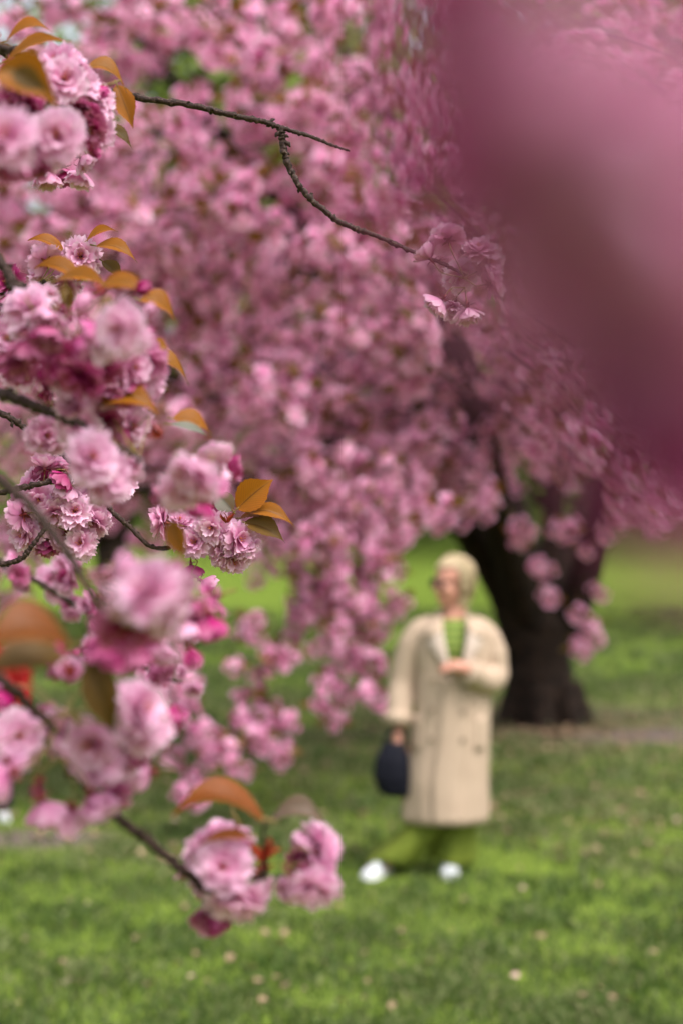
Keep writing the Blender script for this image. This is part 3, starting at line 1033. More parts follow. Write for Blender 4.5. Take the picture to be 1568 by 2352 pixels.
    b.leaf((393, 1198, 1.36), (424, 1282, 1.36), .44, .0, nrm='c')

    # mid-distance branch
    b = Branch(P(-150, 1270, 3.2), 'out-of-focus branch strung with pink blossoms behind the large soft blossom pair')
    b.twig([(-150, 1240, 3.3), (0, 1290, 3.25), (110, 1350, 3.2), (230, 1430, 3.15), (330, 1530, 3.1), (420, 1570, 3.1)], [.008, .006, .003])
    for (x, y, n) in [(60, 1310, 6), (140, 1335, 8), (190, 1400, 5), (240, 1450, 6), (330, 1540, 7), (410, 1580, 5), (180, 1500, 5)]:
        b.fill(n, x, y, 42, 38, 3.2, .06, (x, y - 25, 3.2))
    # 7 lower branch
    b = Branch(P(-140, 1500, 1.2), 'low branch with broad brown leaves and round blossoms before the passer-by in red')
    b.twig([(-140, 1480, 1.2), (0, 1560, 1.22), (90, 1640, 1.25), (130, 1680, 1.26)], [.0050, .0044, .0030])
    b.leaf((158, 1478, 1.05), (-48, 1512, 1.02), .60, .22, mat='leaf_brown', nrm='cu')
    b.leaf((145, 1505, 1.08), (-45, 1560, 1.05), .50, .06, mat='leaf_olive', nrm='cu')
    b.leaf((212, 1510, 1.2), (262, 1690, 1.2), .36, 0, mat='leaf_olive', nrm='c')
    b.scales(160, 1560, 1.2, 34, 8, 'u')
    sp = (150, 1640, 1.24)
    b.flowers([(45, 1692, 1.28, 'c', .98), (132, 1662, 1.3, 'cu', .8, 'half'), (205, 1715, 1.25, 'c', .95), (170, 1700, 1.3, 'cu', .8), (335, 1625, 1.2, 'cur', 1.0), (300, 1675, 1.2, 'cl', .95), (345, 1670, 1.22, 'cr', .9), (255, 1760, 1.27, 'd', 1.05, 'half'), (215, 1765, 1.28, 'dl', .95, 'half'), (310, 1735, 1.27, 'rd', .85, 'half'), (15, 1610, 1.35, 'ld', .8, 'half', 'deep'), (0, 1790, 1.2, 'ld', 1.05, 'half'), (160, 1545, 1.3, 'cu', .7, 'half')], sp)
    b.flowers([(105, 1862, 1.25, 'd', .98, 'half'), (160, 1878, 1.26, 'd', .9, 'half'), (222, 1850, 1.24, 'dr', 1.0, 'half'), (88, 1812, 1.27, 'd', .7, 'bud', 'deep')], (140, 1740, 1.25))

    b = Branch(P(120, 1700, 1.3), 'lowest branch tip with an upright orange leaf and blossoms hanging over open lawn')
    b.twig([(60, 1640, 1.34), (130, 1720, 1.33), (200, 1805, 1.32), (272, 1877, 1.31), (340, 1930, 1.3), (400, 1983, 1.3), (440, 2012, 1.3), (475, 2042, 1.3), (560, 2040, 1.32), (606, 2010, 1.32), (610, 1970, 1.32)], [.0046, .0045, .0044, .0040, .0030, .0026])
    sp = (606, 2005, 1.32)
    b.flowers([(506, 1912, 1.36, 'u', .72, 'half'), (452, 1950, 1.34, 'cul', .9), (512, 1990, 1.28, 'c', 1.0), (456, 2000, 1.33, 'cl', .95), (545, 1948, 1.35, 'cu', .85, 'half'), (540, 2085, 1.3, 'cd', 1.15), (502, 2070, 1.33, 'cdl', .9), (600, 2060, 1.33, 'rd', .85), (470, 2030, 1.36, 'dl', .8, 'half', 'deep')], sp)
    b.flowers([(742, 1924, 1.34, 'ur', .85), (704, 1945, 1.34, 'u', .75, 'half'), (752, 1965, 1.33, 'r', .9), (722, 2055, 1.3, 'cd', 1.0), (752, 2012, 1.32, 'r', .9), (668, 2042, 1.34, 'cl', .75, 'half'), (690, 1985, 1.36, 'cl', .8, 'half', 'deep'), (700, 2015, 1.32, 'cl', .8, 'open', 'deep')], (645, 1990, 1.33), mates=False)
    b.leaf((604, 1880, 1.3), (394, 1878, 1.28), .40, .20, mat='leaf_brown', nrm='cuu')
    b.leaf((572, 1922, 1.29), (455, 1945, 1.28), .22, .08, mat='leaf_brown')
    b.leaf((622, 1885, 1.34), (758, 1915, 1.34), .32, .30, mat='leaf_brown', flip=True, nrm='cu')
    b.scales(606, 1975, 1.31, 40, 12, 'u')
    b.scales(604, 1990, 1.31, 30, 9, 'c')
    b.twig([(606, 2030, 1.32), (604, 1960, 1.32), (608, 1890, 1.31)], [.0018, .0012], 0, 'flower_spur')

    # 8 spray almost touching the lens
    b = Branch(P(1750, 300, 0.24), 'very blurred spray of blossoms, deep pink standing for shade, filling the air right before the lens', 'cherry blossom branches reaching in front of the lawn')
    b.twig([(2300, -100, .26), (2000, 200, .25), (1800, 350, .24), (1640, 420, .235)], [.0028, .0022])
    sp = (1650, 420, .235)
    for e in NEAR:
        b.flower(*e, spur=sp, jit=0.05)


NEAR = [  # deeper petal colours put shade into these blossoms, darkest along the left edge
    (1090, 30, 0.185, 'cl', 0.65, 'half', 'deep'),
    (1120, 350, 0.185, 'cl', 0.65, 'half', 'deep'),
    (1280, 640, 0.185, 'cl', 0.69, 'half', 'rose'),
    (1430, 890, 0.185, 'c', 0.69, 'half', 'deep'),
    (1590, 1050, 0.185, 'c', 0.73, 'half', 'deep'),
    (1400, 380, 0.176, 'cd', 0.69, 'open', 'rose'),
    (1520, 680, 0.176, 'cd', 0.65, 'open', 'rose'),
    (1700, 380, 0.185, 'cl', 0.73, 'half', 'rose'),
    (1430, 220, 0.163, 'd', 0.36, 'half', 'petal'),
    (1570, 450, 0.163, 'dl', 0.36, 'half', 'petal'),
]


# ------------------------------------------------------------------ background cherry tree
def cluster_variant(seed):
    r = random.Random(seed)
    mb = MB()
    nf = r.randint(5, 8)
    for i in range(nf):
        z = 1 - 2 * (i + .5) / nf
        a = i * 2.4 + r.uniform(-.5, .5)
        q = math.sqrt(max(0, 1 - z * z))
        dirv = Vector((q * math.cos(a), q * math.sin(a), z * .9)).normalized()
        c = dirv * r.uniform(.034, .062)
        rot = Matrix.Translation(c) @ dirv.to_track_quat('Z', 'Y').to_matrix().to_4x4()
        fv = r.random()
        sd0 = dirv.orthogonal().normalized() * .002
        mb.add([-sd0, sd0, c + sd0, c - sd0], [(0, 1, 2, 3)], [0, 0, 0, 0], [.2] * 4, 1)
        for (n, th, L, W) in ((6, 85, .031, .026), (5, 48, .026, .022), (3, 20, .018, .014)):
            o = r.uniform(0, 6.28)
            for k in range(n):
                mt = rot @ petal_matrix(o + k * 6.283 / n, math.radians(th + r.uniform(-12, 12)), .002, .002, r.uniform(-.3, .3), r.uniform(.88, 1.12))
                v = [(-.003, 0, 0), (.003, 0, 0), (W / 2, L * .6, .001), (-W / 2, L * .6, .001), (W * .3, L, .003), (-W * .3, L, .003)]
                mb.add([mt @ Vector(p) for p in v], [(0, 1, 2, 3), (3, 2, 4, 5)], [0, 0, .6, .6, 1, 1], min(1, max(0, fv + r.uniform(-.15, .15))))
    for i in range(r.randint(2, 4)):
        dv = Vector((r.uniform(-1, 1), r.uniform(-1, 1), r.uniform(-.2, 1))).normalized()
        sd = dv.orthogonal().normalized()
        sd = Matrix.Rotation(r.uniform(0, 6.28), 3, dv) @ sd
        L = r.uniform(.07, .12)
        c = dv * .03
        nn = dv.cross(sd)
        v = [c, c + dv * L * .45 - sd * L * .24 + nn * .006, c + dv * L, c + dv * L * .45 + sd * L * .24 + nn * .006]
        mb.add(v, [(0, 1, 2, 3)], [0, .5, 1, .5], [.1, .9, .1, .9], 1)
    return mb


def cherry_tree():
    r = random.Random(9)
    root = link('cherry_tree', None, mat=Matrix.Translation(TRUNK), label='old cherry tree in full pink bloom with dark forked trunk behind the woman', cat='cherry tree')
    off = TRUNK
    td = project(TRUNK)[2]
    base = TRUNK - Vector((0, 0, .15))
    mb = MB()
    pts = [base, P(1243, 1620, td), P(1238, 1560, td), P(1236, 1500, td), P(1240, 1440, td), P(1246, 1390, td)]
    pts = spline(pts, 5)
    rr = np.interp(np.linspace(0, 1, len(pts)), [0, .12, .3, .6, .85, 1], [.42, .39, .36, .34, .36, .24])
    tube(mb, pts, rr, 22, .07, r)
    for i in range(7):                 # root flare
        a = i * .9 + r.uniform(-.2, .2)
        dv = Vector((math.cos(a), math.sin(a), 0))
        tube(mb, spline([TRUNK + dv * .24 + Vector((0, 0, .40)), TRUNK + dv * .36 + Vector((0, 0, .12)), TRUNK + dv * .54 + Vector((0, 0, -.08))], 4), [.18, .14, .06], 8, .1, r)
    link('trunk', mb.mesh('trunk', 'bark', offset=off), root)
    limbs = [
        ([(1205, 1500, td), (1170, 1370, td - .2), (1118, 1238, td - .5), (1050, 1000, td - 1), (992, 865, td - 1.4), (865, 655, td - 2), (620, 430, td - 2.8), (490, 285, td - 3.3), (300, 60, td - 3.8)], [.25, .22, .19, .16, .14, .11, .075, .05, .03]),
        ([(1250, 1450, td), (1262, 1300, td + .1), (1272, 1150, td + .3), (1285, 950, td + .6), (1250, 700, td + .9), (1190, 350, td + 1.2)], [.17, .13, .11, .10, .08, .04]),
        ([(1285, 1480, td), (1330, 1350, td - .2), (1375, 1215, td - .5), (1430, 1050, td - 1.1), (1530, 850, td - 1.7), (1720, 560, td - 2.4)], [.22, .18, .15, .12, .09, .05]),
        ([(1215, 1430, td - .1), (1150, 1210, td - 1.2), (1100, 950, td - 2.6), (1010, 700, td - 4), (900, 430, td - 5)], [.20, .16, .13, .10, .04]),
        ([(1190, 1400, td - .1), (1000, 1120, td - 1.2), (720, 960, td - 2.6), (400, 880, td - 3.8), (80, 900, td - 4.6)], [.20, .16, .12, .09, .04]),
        ([(1240, 1420, td + .2), (1130, 1080, td + 1.8), (880, 760, td + 3.4), (560, 480, td + 5)], [.22, .17, .12, .05]),
        ([(1270, 1420, td + .2), (1400, 1080, td + 1.6), (1600, 820, td + 3), (1850, 600, td + 4)], [.22, .17, .12, .05]),
        ([(860, 660, td - 2), (700, 640, td - 2.6), (480, 640, td - 3.3), (200, 560, td - 4), (-100, 560, td - 4.4)], [.11, .09, .07, .03]),
        ([(1000, 880, td - 1.4), (900, 960, td - 2), (760, 1010, td - 2.8), (640, 1090, td - 3.4), (480, 1150, td - 4)], [.12, .10, .07, .03]),
        ([(1250, 700, td + .9), (1050, 420, td + .5), (800, 180, td), (560, -40, td - .6)], [.09, .07, .05, .03]),
        ([(1050, 1000, td - 1), (1150, 900, td - 2.2), (1240, 760, td - 3.4), (1330, 560, td - 4.4)], [.11, .09, .06, .03]),
    ]
    paths = []
    for pts, rad in limbs:
        pp = spline([P(*p) for p in pts], 8)
        mb = MB()
        tube(mb, pp, rad, 10, .06, r)
        link('limb', mb.mesh('limb', 'bark', offset=off), root)
        paths.append(pp)

    # lower edge of the hanging skirt and open windows in the crown, read off the photograph
    ex = [-500, 0, 250, 400, 450, 560, 650, 690, 740, 870, 900, 940, 1000, 1100, 1150, 1400, 1480, 1568, 2100]
    ey = [1400, 1300, 1280, 1250, 1230, 1210, 1240, 1260, 1280, 1290, 1270, 1220, 1190, 1160, 1120, 1120, 1170, 1190, 1240]
    holes = [(355, 370, 60, 85, .93), (620, 440, 42, 35, .9), (330, 440, 40, 45, .85), (760, 300, 30, 30, .8), (500, 210, 40, 30, .7), (860, 340, 30, 30, .8), (680, 190, 40, 30, .8), (555, 1290, 75, 130, .9), (470, 1300, 60, 80, .85), (745, 1135, 40, 22, .9), (60, 1350, 70, 60, .75), (290, 1360, 60, 60, .8), (1120, 1330, 60, 120, 1), (890, 1390, 45, 40, .9), (1210, 1160, 28, 36, .9), (1320, 1160, 26, 30, .9), (600, 1500, 40, 35, .8), (965, 1310, 26, 34, .9), (12, 14, 40, 40, .9), (740, 1020, 26, 24, .8), (680, 1085, 60, 20, .8), (510, 300, 36, 30, .8)]
    cl = []                       # cluster centres
    tw = MB()

    def ok(p):
        x, y, d = project(p)
        if d < 7.9 or p.z < .35:
            return False
        if y > np.interp(x, ex, ey) + r.gauss(0, 22):
            return False
        if d < td + 4:
            for hx, hy, rx, ry, pr in holes:
                if ((x - hx) / rx) ** 2 + ((y - hy) / ry) ** 2 < 1 and r.random() < pr:
                    return False
        return True

    def branchlet(p0, dv, L, droop, n, rad=.012, dens=1.0):
        pts = [p0]
        v = dv.normalized()
        st = L / n
        for i in range(n):
            v = (v + Vector((r.uniform(-.25, .25), r.uniform(-.25, .25), r.uniform(-.15, .15) - droop))).normalized()
            pts.append(pts[-1] + v * st)
        good = [ok(p) for p in pts]
        last = max([i for i, g in enumerate(good) if g], default=0)
        if last < 1:
            return
        pts = pts[:last + 1]
        tube(tw, pts, [rad, rad * .4], 4)
        for i in range(len(pts) - 1):
            for k in range(2):
                if r.random() < .31 * dens * (0.45 + 0.9 * i / len(pts)):
                    q = pts[i].lerp(pts[i + 1], (k + r.random()) / 2) + Vector((r.gauss(0, .06), r.gauss(0, .06), r.gauss(-.03, .05)))
                    if ok(q):
                        cl.append(q)

    for pp in paths:
        for i in range(4, len(pp)):
            for k in range(1):
                a = r.uniform(0, 6.28)
                dv = Vector((math.cos(a), math.sin(a) - .25, r.uniform(-.25, .7)))
                branchlet(pp[i], dv, r.uniform(1.2, 3.0), r.uniform(.02, .16), r.randint(8, 15), .016)
    # outer shell of the dome: many sprays over the whole near side of the crown
    for i in range(150):
        px, py = r.uniform(-250, 1750), r.uniform(-350, 1250)
        d = r.uniform(8.3, 11.5) if r.random() < .8 else r.uniform(11.5, 14)
        p = P(px, py, d)
        if p.z > 8.5:
            continue
        a = r.uniform(0, 6.28)
        branchlet(p, Vector((math.cos(a), math.sin(a), r.uniform(-.3, .4))), r.uniform(.7, 1.5), r.uniform(.03, .18), r.randint(6, 10), .009, 1.5)
    for i in range(34):           # sprays over the long leaning limb
        p = P(r.uniform(-60, 700), r.uniform(-60, 520), r.uniform(8.4, 10.4))
        a = r.uniform(0, 6.28)
        branchlet(p, Vector((math.cos(a), math.sin(a) * .4, r.uniform(-.3, .4))), r.uniform(.6, 1.2), r.uniform(.03, .16), r.randint(5, 9), .008, 1.5)
    # pendulous sprays of the skirt
    pend = [(20, 1230, 1400, 9.5), (250, 1330, 1480, 9.4), (400, 1490, 1590, 8.6), (430, 1600, 1740, 8.4), (478, 1680, 1800, 8.3), (535, 1700, 1780, 8.3), (555, 1440, 1500, 8.8), (590, 1550, 1740, 8.8), (650, 1640, 1720, 8.8), (645, 1440, 1520, 9), (690, 1150, 1500, 9.2), (735, 1130, 1520, 9), (765, 1560, 1650, 9), (790, 1150, 1540, 9.3), (835, 1200, 1440, 9.3), (865, 1150, 1600, 9.2), (930, 1080, 1260, 9.6), (540, 1150, 1230, 9.4), (640, 1120, 1330, 9.2), (770, 1050, 1300, 9), (880, 1100, 1300, 9.2), (1540, 1060, 1190, 9.5)]
    free = []
    for (x, y0, y1, d) in pend:
        n = max(3, int((y1 - y0) / 22))
        pts = [P(x + 14 * math.sin(i * .8 + x) + (i / n - .5) * r.uniform(-50, 50), y0 - 40 + (y1 - y0 + 40) * i / n, d + .2 * math.sin(i * .7 + x)) for i in range(n + 1)]
        tube(tw, pts, [.008, .003], 4)
        for i in range(1, n + 1):
            for k in range(2 if r.random() < .35 else 1):
                q = pts[i] + Vector((r.gauss(0, .075), r.gauss(0, .10), r.gauss(0, .04)))
                free.append(q)
    # sprays hanging in front of the trunk
    for (x, y, d, n, s) in [(1245, 1312, 10.2, 3, 20), (1260, 1378, 10.2, 2, 14), (1380, 1350, 10.5, 2, 16), (1350, 1440, 10.2, 3, 30), (1328, 1488, 10.2, 3, 20), (1190, 1215, 10, 4, 40), (1060, 1190, 9.8, 4, 40), (1300, 1205, 10.2, 3, 24), (1405, 1185, 10.4, 5, 40), (1350, 1265, 10.4, 1, 10), (1110, 1150, 10, 4, 30), (1490, 1180, 10, 5, 40)]:
        tube(tw, spline([P(x + 20, y - 190, d), P(x + 6, y - 90, d), P(x, y, d)], 4), [.008, .003], 4)
        for i in range(n):
            free.append(P(r.gauss(x, s * .55), r.gauss(y, s * .55), d + r.uniform(-.1, .1)))
    for q in free:
        cl.append(q)
    link('branchlets', tw.mesh('branchlets', 'bark_branch', offset=off), root, kind='stuff')

    NV = 10
    var = [cluster_variant(900 + i) for i in range(NV)]
    meshes = [mb.mesh('blossom_cluster', ['crown', 'leaf_crown']) for mb in var]
    # which show largest: nearest ones inside the frame
    keyed = []
    for p in cl:
        x, y, d = project(p)
        inside = -20 < x < 1588 and -20 < y < 2352
        keyed.append((d if inside else 100 + d, p))
    keyed.sort(key=lambda e: e[0])
    nr = np.random.default_rng(4)

    small = {id(q) for q in free}

    def xf(p):
        if id(p) in small:
            return Matrix.Translation(p - off) @ Matrix.Rotation(r.uniform(0, 6.28), 4, 'Z') @ Matrix.Rotation(r.uniform(-.7, .7), 4, 'X') @ Matrix.Scale(r.uniform(.85, 1.35), 4)
        return Matrix.Translation(p - off) @ Matrix.Rotation(r.uniform(0, 6.28), 4, 'Z') @ Matrix.Rotation(r.uniform(-.7, .7), 4, 'X') @ Matrix.Scale(r.uniform(1.25, 1.9), 4)

    for k, p in keyed[:300]:
        link('blossom_cluster', meshes[r.randrange(NV)], root, xf(p))
    VS, FS, TS, AS, MS = [], [], [], [], []
    o = 0
    pre = [(np.array(mb.v), np.array(mb.f), np.array(mb.t), np.array(mb.a), np.array(mb.m)) for mb in var]
    for k, p in keyed[300:]:
        v, f, t, a, m = pre[r.randrange(NV)]
        mt = np.array(xf(p))
        VS.append(v @ mt[:3, :3].T + mt[:3, 3])
        FS.append(f + o)
        TS.append(t)
        AS.append(np.clip(a * .7 + r.random() * .3, 0, 1) if True else a)
        MS.append(m)
        o += len(v)
    me = big_mesh('crown', np.concatenate(VS), np.concatenate(FS), ['crown', 'leaf_crown'], np.concatenate(TS), np.concatenate(AS), np.concatenate(MS))
    link('crown', me, root, kind='stuff')
    print('CLUSTERS', len(cl), 'joined quads', sum(len(f) for f in FS))
    return var, pre


VAR, PRE = cherry_tree()


def far_cherry(px, d, height, rx, label, seed, n):
    r = random.Random(seed)
    q = P(px, 1311, d)
    base = Vector((q.x, q.y, float(gh(q.x, q.y))))
    root = link('cherry_tree', None, mat=Matrix.Translation(base), label=label, cat='cherry tree')
    mb = MB()
    tube(mb, spline([Vector((0, 0, -.2)), Vector((.1, 0, 1)), Vector((0, .1, 1.9))], 5), [.42, .32, .28], 12, .08, r)
    link('trunk', mb.mesh('trunk', 'bark'), root)
    VS, FS, TS, AS, MS = [], [], [], [], []
    o = 0
    for i in range(7):
        a = i * .9
        tip = Vector((math.cos(a) * rx * .8, math.sin(a) * rx * .8, height * r.uniform(.6, .9)))
        mb = MB()
        tube(mb, spline([Vector((0, .05, 1.7)), Vector((tip.x * .35, tip.y * .35, height * .5)), tip], 6), [.2, .13, .03], 8, .06, r)
        link('limb', mb.mesh('limb', 'bark'), root)
    for i in range(n):
        while True:
            p = Vector((r.uniform(-1, 1), r.uniform(-1, 1), r.uniform(-1, 1)))
            if .45 < p.length < 1:
                break
        p = Vector((p.x * rx, p.y * rx, height * .6 + p.z * height * .42))
        v, f, t, a, m = PRE[r.randrange(len(PRE))]
        mt = np.array(Matrix.Translation(p) @ Matrix.Rotation(r.uniform(0, 6.28), 4, 'Z') @ Matrix.Scale(r.uniform(1.4, 2.4), 4))
        VS.append(v @ mt[:3, :3].T + mt[:3, 3]); FS.append(f + o); TS.append(t); AS.append(a); MS.append(m)
        o += len(v)
    link('crown', big_mesh('crown', np.concatenate(VS), np.concatenate(FS), ['crown', 'leaf_crown'], np.concatenate(TS), np.concatenate(AS), np.concatenate(MS)), root, kind='stuff')


far_cherry(250, 24, 8.5, 4.6, 'second pink cherry tree farther up the slope behind the forked one', 31, 900)
far_cherry(1750, 27, 8.5, 4.6, 'third pink cherry tree at the far edge of the slope, beyond the trunk', 32, 600)


def leafy_tree(px, d, height, rx, label, seed, n=5000):
    r = random.Random(seed)
    q = P(px, 1311, d)
    base = Vector((q.x, q.y, float(gh(q.x, q.y))))
    root = link('leafy_tree', None, mat=Matrix.Translation(base), label=label, cat='tree', group='green trees on the slope')
    mb = MB()
    tube(mb, spline([Vector((0, 0, -.2)), Vector((.1, 0, height * .3)), Vector((0, .1, height * .8))], 6), [.38, .28, .08], 12, .08, r)
    for i in range(9):
        a, z = r.uniform(0, 6.28), height * r.uniform(.3, .65)
        tube(mb, spline([Vector((0, 0, z)), Vector((math.cos(a) * rx * .4, math.sin(a) * rx * .4, z + 1)), Vector((math.cos(a) * rx * .85, math.sin(a) * rx * .85, z + 1.8))], 4), [.14, .08, .02], 6)
    link('trunk', mb.mesh('trunk', 'bark_branch'), root)
    nr = np.random.default_rng(seed)
    blobs = [(Vector((r.uniform(-.7, .7) * rx, r.uniform(-.7, .7) * rx, height * r.uniform(.18, .92))), r.uniform(.28, .5) * rx) for _ in range(22)]
    per = n // 22
    pos = np.concatenate([np.array(c) + nr.normal(size=(per, 3)) * s * .6 for c, s in blobs])
    m = len(pos)
    a = nr.normal(size=(m, 3)); a /= np.linalg.norm(a, axis=1)[:, None]
    b = nr.normal(size=(m, 3)); b = np.cross(a, b); b /= np.linalg.norm(b, axis=1)[:, None]
    s = nr.uniform(.14, .3, (m, 1))
    V = np.stack([pos - a * s, pos - b * s * .5, pos + a * s, pos + b * s * .5], 1).reshape(-1, 3)
    var = np.repeat(np.clip(nr.uniform(0, 1, m), 0, 1), 4)
    link('crown', big_mesh('crown', V, np.arange(4 * m).reshape(-1, 4), ['foliage'], np.zeros(4 * m), var), root, kind='stuff')


for (tx, tdist, th, tr, lab, sd) in [
        (360, 44, 20, 7, 'light green leafy tree on the slope behind the second cherry tree', 41),
        (800, 40, 19, 6.5, 'light green leafy tree on the slope straight behind the forked cherry tree', 42),
        (1250, 46, 21, 7, 'green leafy tree on the slope behind the cherry trunk', 43),
        (1700, 40, 19, 6.5, 'green leafy tree on the slope beside the third cherry tree', 44)]:
    leafy_tree(tx, tdist, th, tr, lab, sd, 16000)


# ------------------------------------------------------------------ people
def loft(mb, rings, n=40, folds=None, gap=None, m=0):
    """rings: (z, cx, cy, rx, ry); folds(i,z,ang)->radial factor; gap(z)->half opening angle at the front (-y)"""
    v, f = [], []
    for (z, cx, cy, rx, ry) in rings:
        g = gap(z) if gap else 0
        for k in range(n + 1):
            an = -math.pi / 2 + g + (2 * math.pi - 2 * g) * k / n
            q = 1 + (folds(z, an) if folds else 0)
            ca, sa = math.cos(an), math.sin(an)
            e = 2.3
            rad = (abs(ca) ** e + abs(sa) ** e) ** (-1 / e)
            v.append((cx + rx * ca * rad * q, cy + ry * sa * rad * q, z))
    c = n + 1
    for i in range(len(rings) - 1):
        for k in range(n):
            a = i * c + k
            f.append((a, a + 1, a + c + 1, a + c))
    mb.add(v, f, m=m)


def interp_rings(keys, n):
    z = np.array([k[0] for k in keys])
    ks = np.array(keys)
    tt = np.linspace(0, len(keys) - 1, n)
    return [tuple(np.interp(tt, np.arange(len(keys)), ks[:, j]) for j in range(5)) for tt in tt]


def solid(o, th):
    md = o.modifiers.new('thickness', 'SOLIDIFY')
    md.thickness = th
    md.offset = 0
    return o


def sub(o, lv=1):
    md = o.modifiers.new('smooth', 'SUBSURF')
    md.levels = lv
    md.render_levels = lv
    return o


def V3(*a):
    return Vector(a)


def head_parts(mb, T):
    """head in its own frame (faces -y, chin about -.115), placed by T"""
    rot = T.to_3x3()

    def E(c, r, rr=None):
        ellipsoid(mb, T @ Vector(c), r, rot if rr is None else rot @ rr, 18, 12)
    E((0, .012, .03), (.073, .092, .088))
    E((0, -.022, -.035), (.056, .064, .078))
    E((0, -.055, -.098), (.026, .026, .020))
    E((0, -.088, -.012), (.0115, .016, .026), Matrix.Rotation(-.35, 3, 'X'))
    E((0, -.096, -.030), (.014, .014, .011))
    E((.032, -.062, -.030), (.024, .022, .022))
    E((-.032, -.062, -.030), (.024, .022, .022))
    E((.028, -.078, .018), (.022, .010, .008))
    E((-.028, -.078, .018), (.022, .010, .008))
    E((0, -.079, -.064), (.022, .010, .0065))
    E((0, -.077, -.076), (.020, .010, .007))
    E((.074, .012, -.015), (.008, .016, .028))
    E((-.074, .012, -.015), (.008, .016, .028))


def hand(mb, wrist, d, n, curl=1.0, s=1.0):
    """palm and five fingers: d direction of the hand, n palm normal"""
    d = d.normalized()
    n = (n - d * n.dot(d)).normalized()
    x = d.cross(n)
    tube(mb, [wrist, wrist + d * .03 * s, wrist + d * .085 * s], [.024 * s, .034 * s, .036 * s], 10)
    for i, (o, L) in enumerate(((-.027, .066), (-.009, .078), (.010, .074), (.028, .058))):
        p = wrist + d * .078 * s + x * o * s
        v = d.copy()
        pts = [p]
        for k, fr in enumerate((.45, .32, .23)):
            v = (v * math.cos(.62 * curl) + n * math.sin(.62 * curl)).normalized() if k else (v * math.cos(.4 * curl) + n * math.sin(.4 * curl)).normalized()
            nn = (n - v * n.dot(v))
            n2 = nn.normalized() if nn.length > .2 else n
            pts.append(pts[-1] + v * L * fr * s)
        tube(mb, pts, [.0095 * s, .009 * s, .0085 * s, .0065 * s], 8)
    p = wrist + d * .025 * s - x * .028 * s
    tube(mb, [p, p + (d * .5 - x * .7 + n * .3).normalized() * .034 * s, p + (d * .75 - x * .55 + n * .5).normalized() * .066 * s], [.012 * s, .011 * s, .008 * s], 8)


def body_mesh(name, J, T, parent=None, **kw):
    mb = MB()
    tr = [J['pelvis'], J['waist'], J['chest'], J['neck0']]
    tube(mb, spline([tr[0] - V3(0, 0, .1)] + tr, 4), [.12, .13, .11, .115, .055], 14)
    for s in 'LR':
        k_, a_ = J['knee' + s], J['ank' + s]
        tube(mb, spline([J['hip' + s], k_, k_.lerp(a_, .5) + V3((k_.x - a_.x) * .36, 0, 0), a_], 5), [.08, .058, .048, .032], 12)
        tube(mb, [J['ank' + s] + V3(0, .01, .02), J['ank' + s] + V3(0, -.03, -.035)], [.034, .026], 10)
        tube(mb, spline([J['neck0'] + V3(0, 0, -.12), J['sh' + s], J['elb' + s], J['wri' + s]], 5), [.045, .045, .040, .036, .026], 12)
        hand(mb, J['wri' + s], J['hd' + s], J['hn' + s], J.get('curl' + s, 1.0))
    tube(mb, [J['neck0'] - V3(0, 0, .03), T @ V3(0, .02, -.10), T @ V3(0, .01, -.03)], [.058, .050, .05], 14)
    head_parts(mb, T)
    o = link(name, mb.mesh(name, 'skin'), parent, **kw)
    md = o.modifiers.new('one_skin', 'REMESH')
    md.mode = 'VOXEL'
    md.voxel_size = .0055
    md.use_smooth_shade = True
    sm = o.modifiers.new('soften', 'SMOOTH')
    sm.iterations = 4
    sm.factor = .5
    return o


def hair_mesh(T, length, mat, seed):
    r = random.Random(seed)
    mb = MB()
    nu, nv = 40, 22
    v, f = [], []
    keep = {}
    for i in range(nv + 1):
        th = math.pi * .80 * i / nv
        for k in range(nu):
            ph = 2 * math.pi * k / nu
            p = V3(.086 * math.sin(th) * math.cos(ph), .015 + .105 * math.sin(th) * math.sin(ph), .030 + .103 * math.cos(th))
            if p.z < .03:
                p.z = .03 + (p.z - .03) * length
                p.x *= 1 - .15 * (.03 - p.z)
            w_ = 1 + .03 * math.sin(9 * ph + 2 * th) + .03 * math.sin(4 * ph + 1) + r.uniform(-.02, .02)
            keep[i, k] = not (p.y < -.012 and p.z < .078 and not (p.z > .06 and abs(p.x) > .07))
            v.append(T @ V3(p.x * w_, p.y * w_, p.z))
    for i in range(nv):
        for k in range(nu):
            k2 = (k + 1) % nu
            if keep[i, k] and keep[i + 1, k] and keep[i, k2] and keep[i + 1, k2]:
                f.append((i * nu + k, (i + 1) * nu + k, (i + 1) * nu + k2, i * nu + k2))
    mb.add(v, f)
    for i in range(70):               # loose locks over the cap
        ph = r.uniform(-.25, math.pi + .25)
        pts = []
        for j in range(6):
            t = j / 5
            th = .15 + t * 1.95
            z = .030 + .108 * math.cos(th)
            if z < .03:
                z = .03 + (z - .03) * length * r.uniform(.9, 1.15)
            pts.append(T @ V3(.089 * math.sin(th) * math.cos(ph) * (1 + .1 * math.sin(t * 3 + i)), .015 + .109 * math.sin(th) * math.sin(ph + .15 * math.sin(i + t)), z))
        tube(mb, spline(pts, 2), [.004, .006, .0015], 4)
    return mb.mesh('hair', mat)


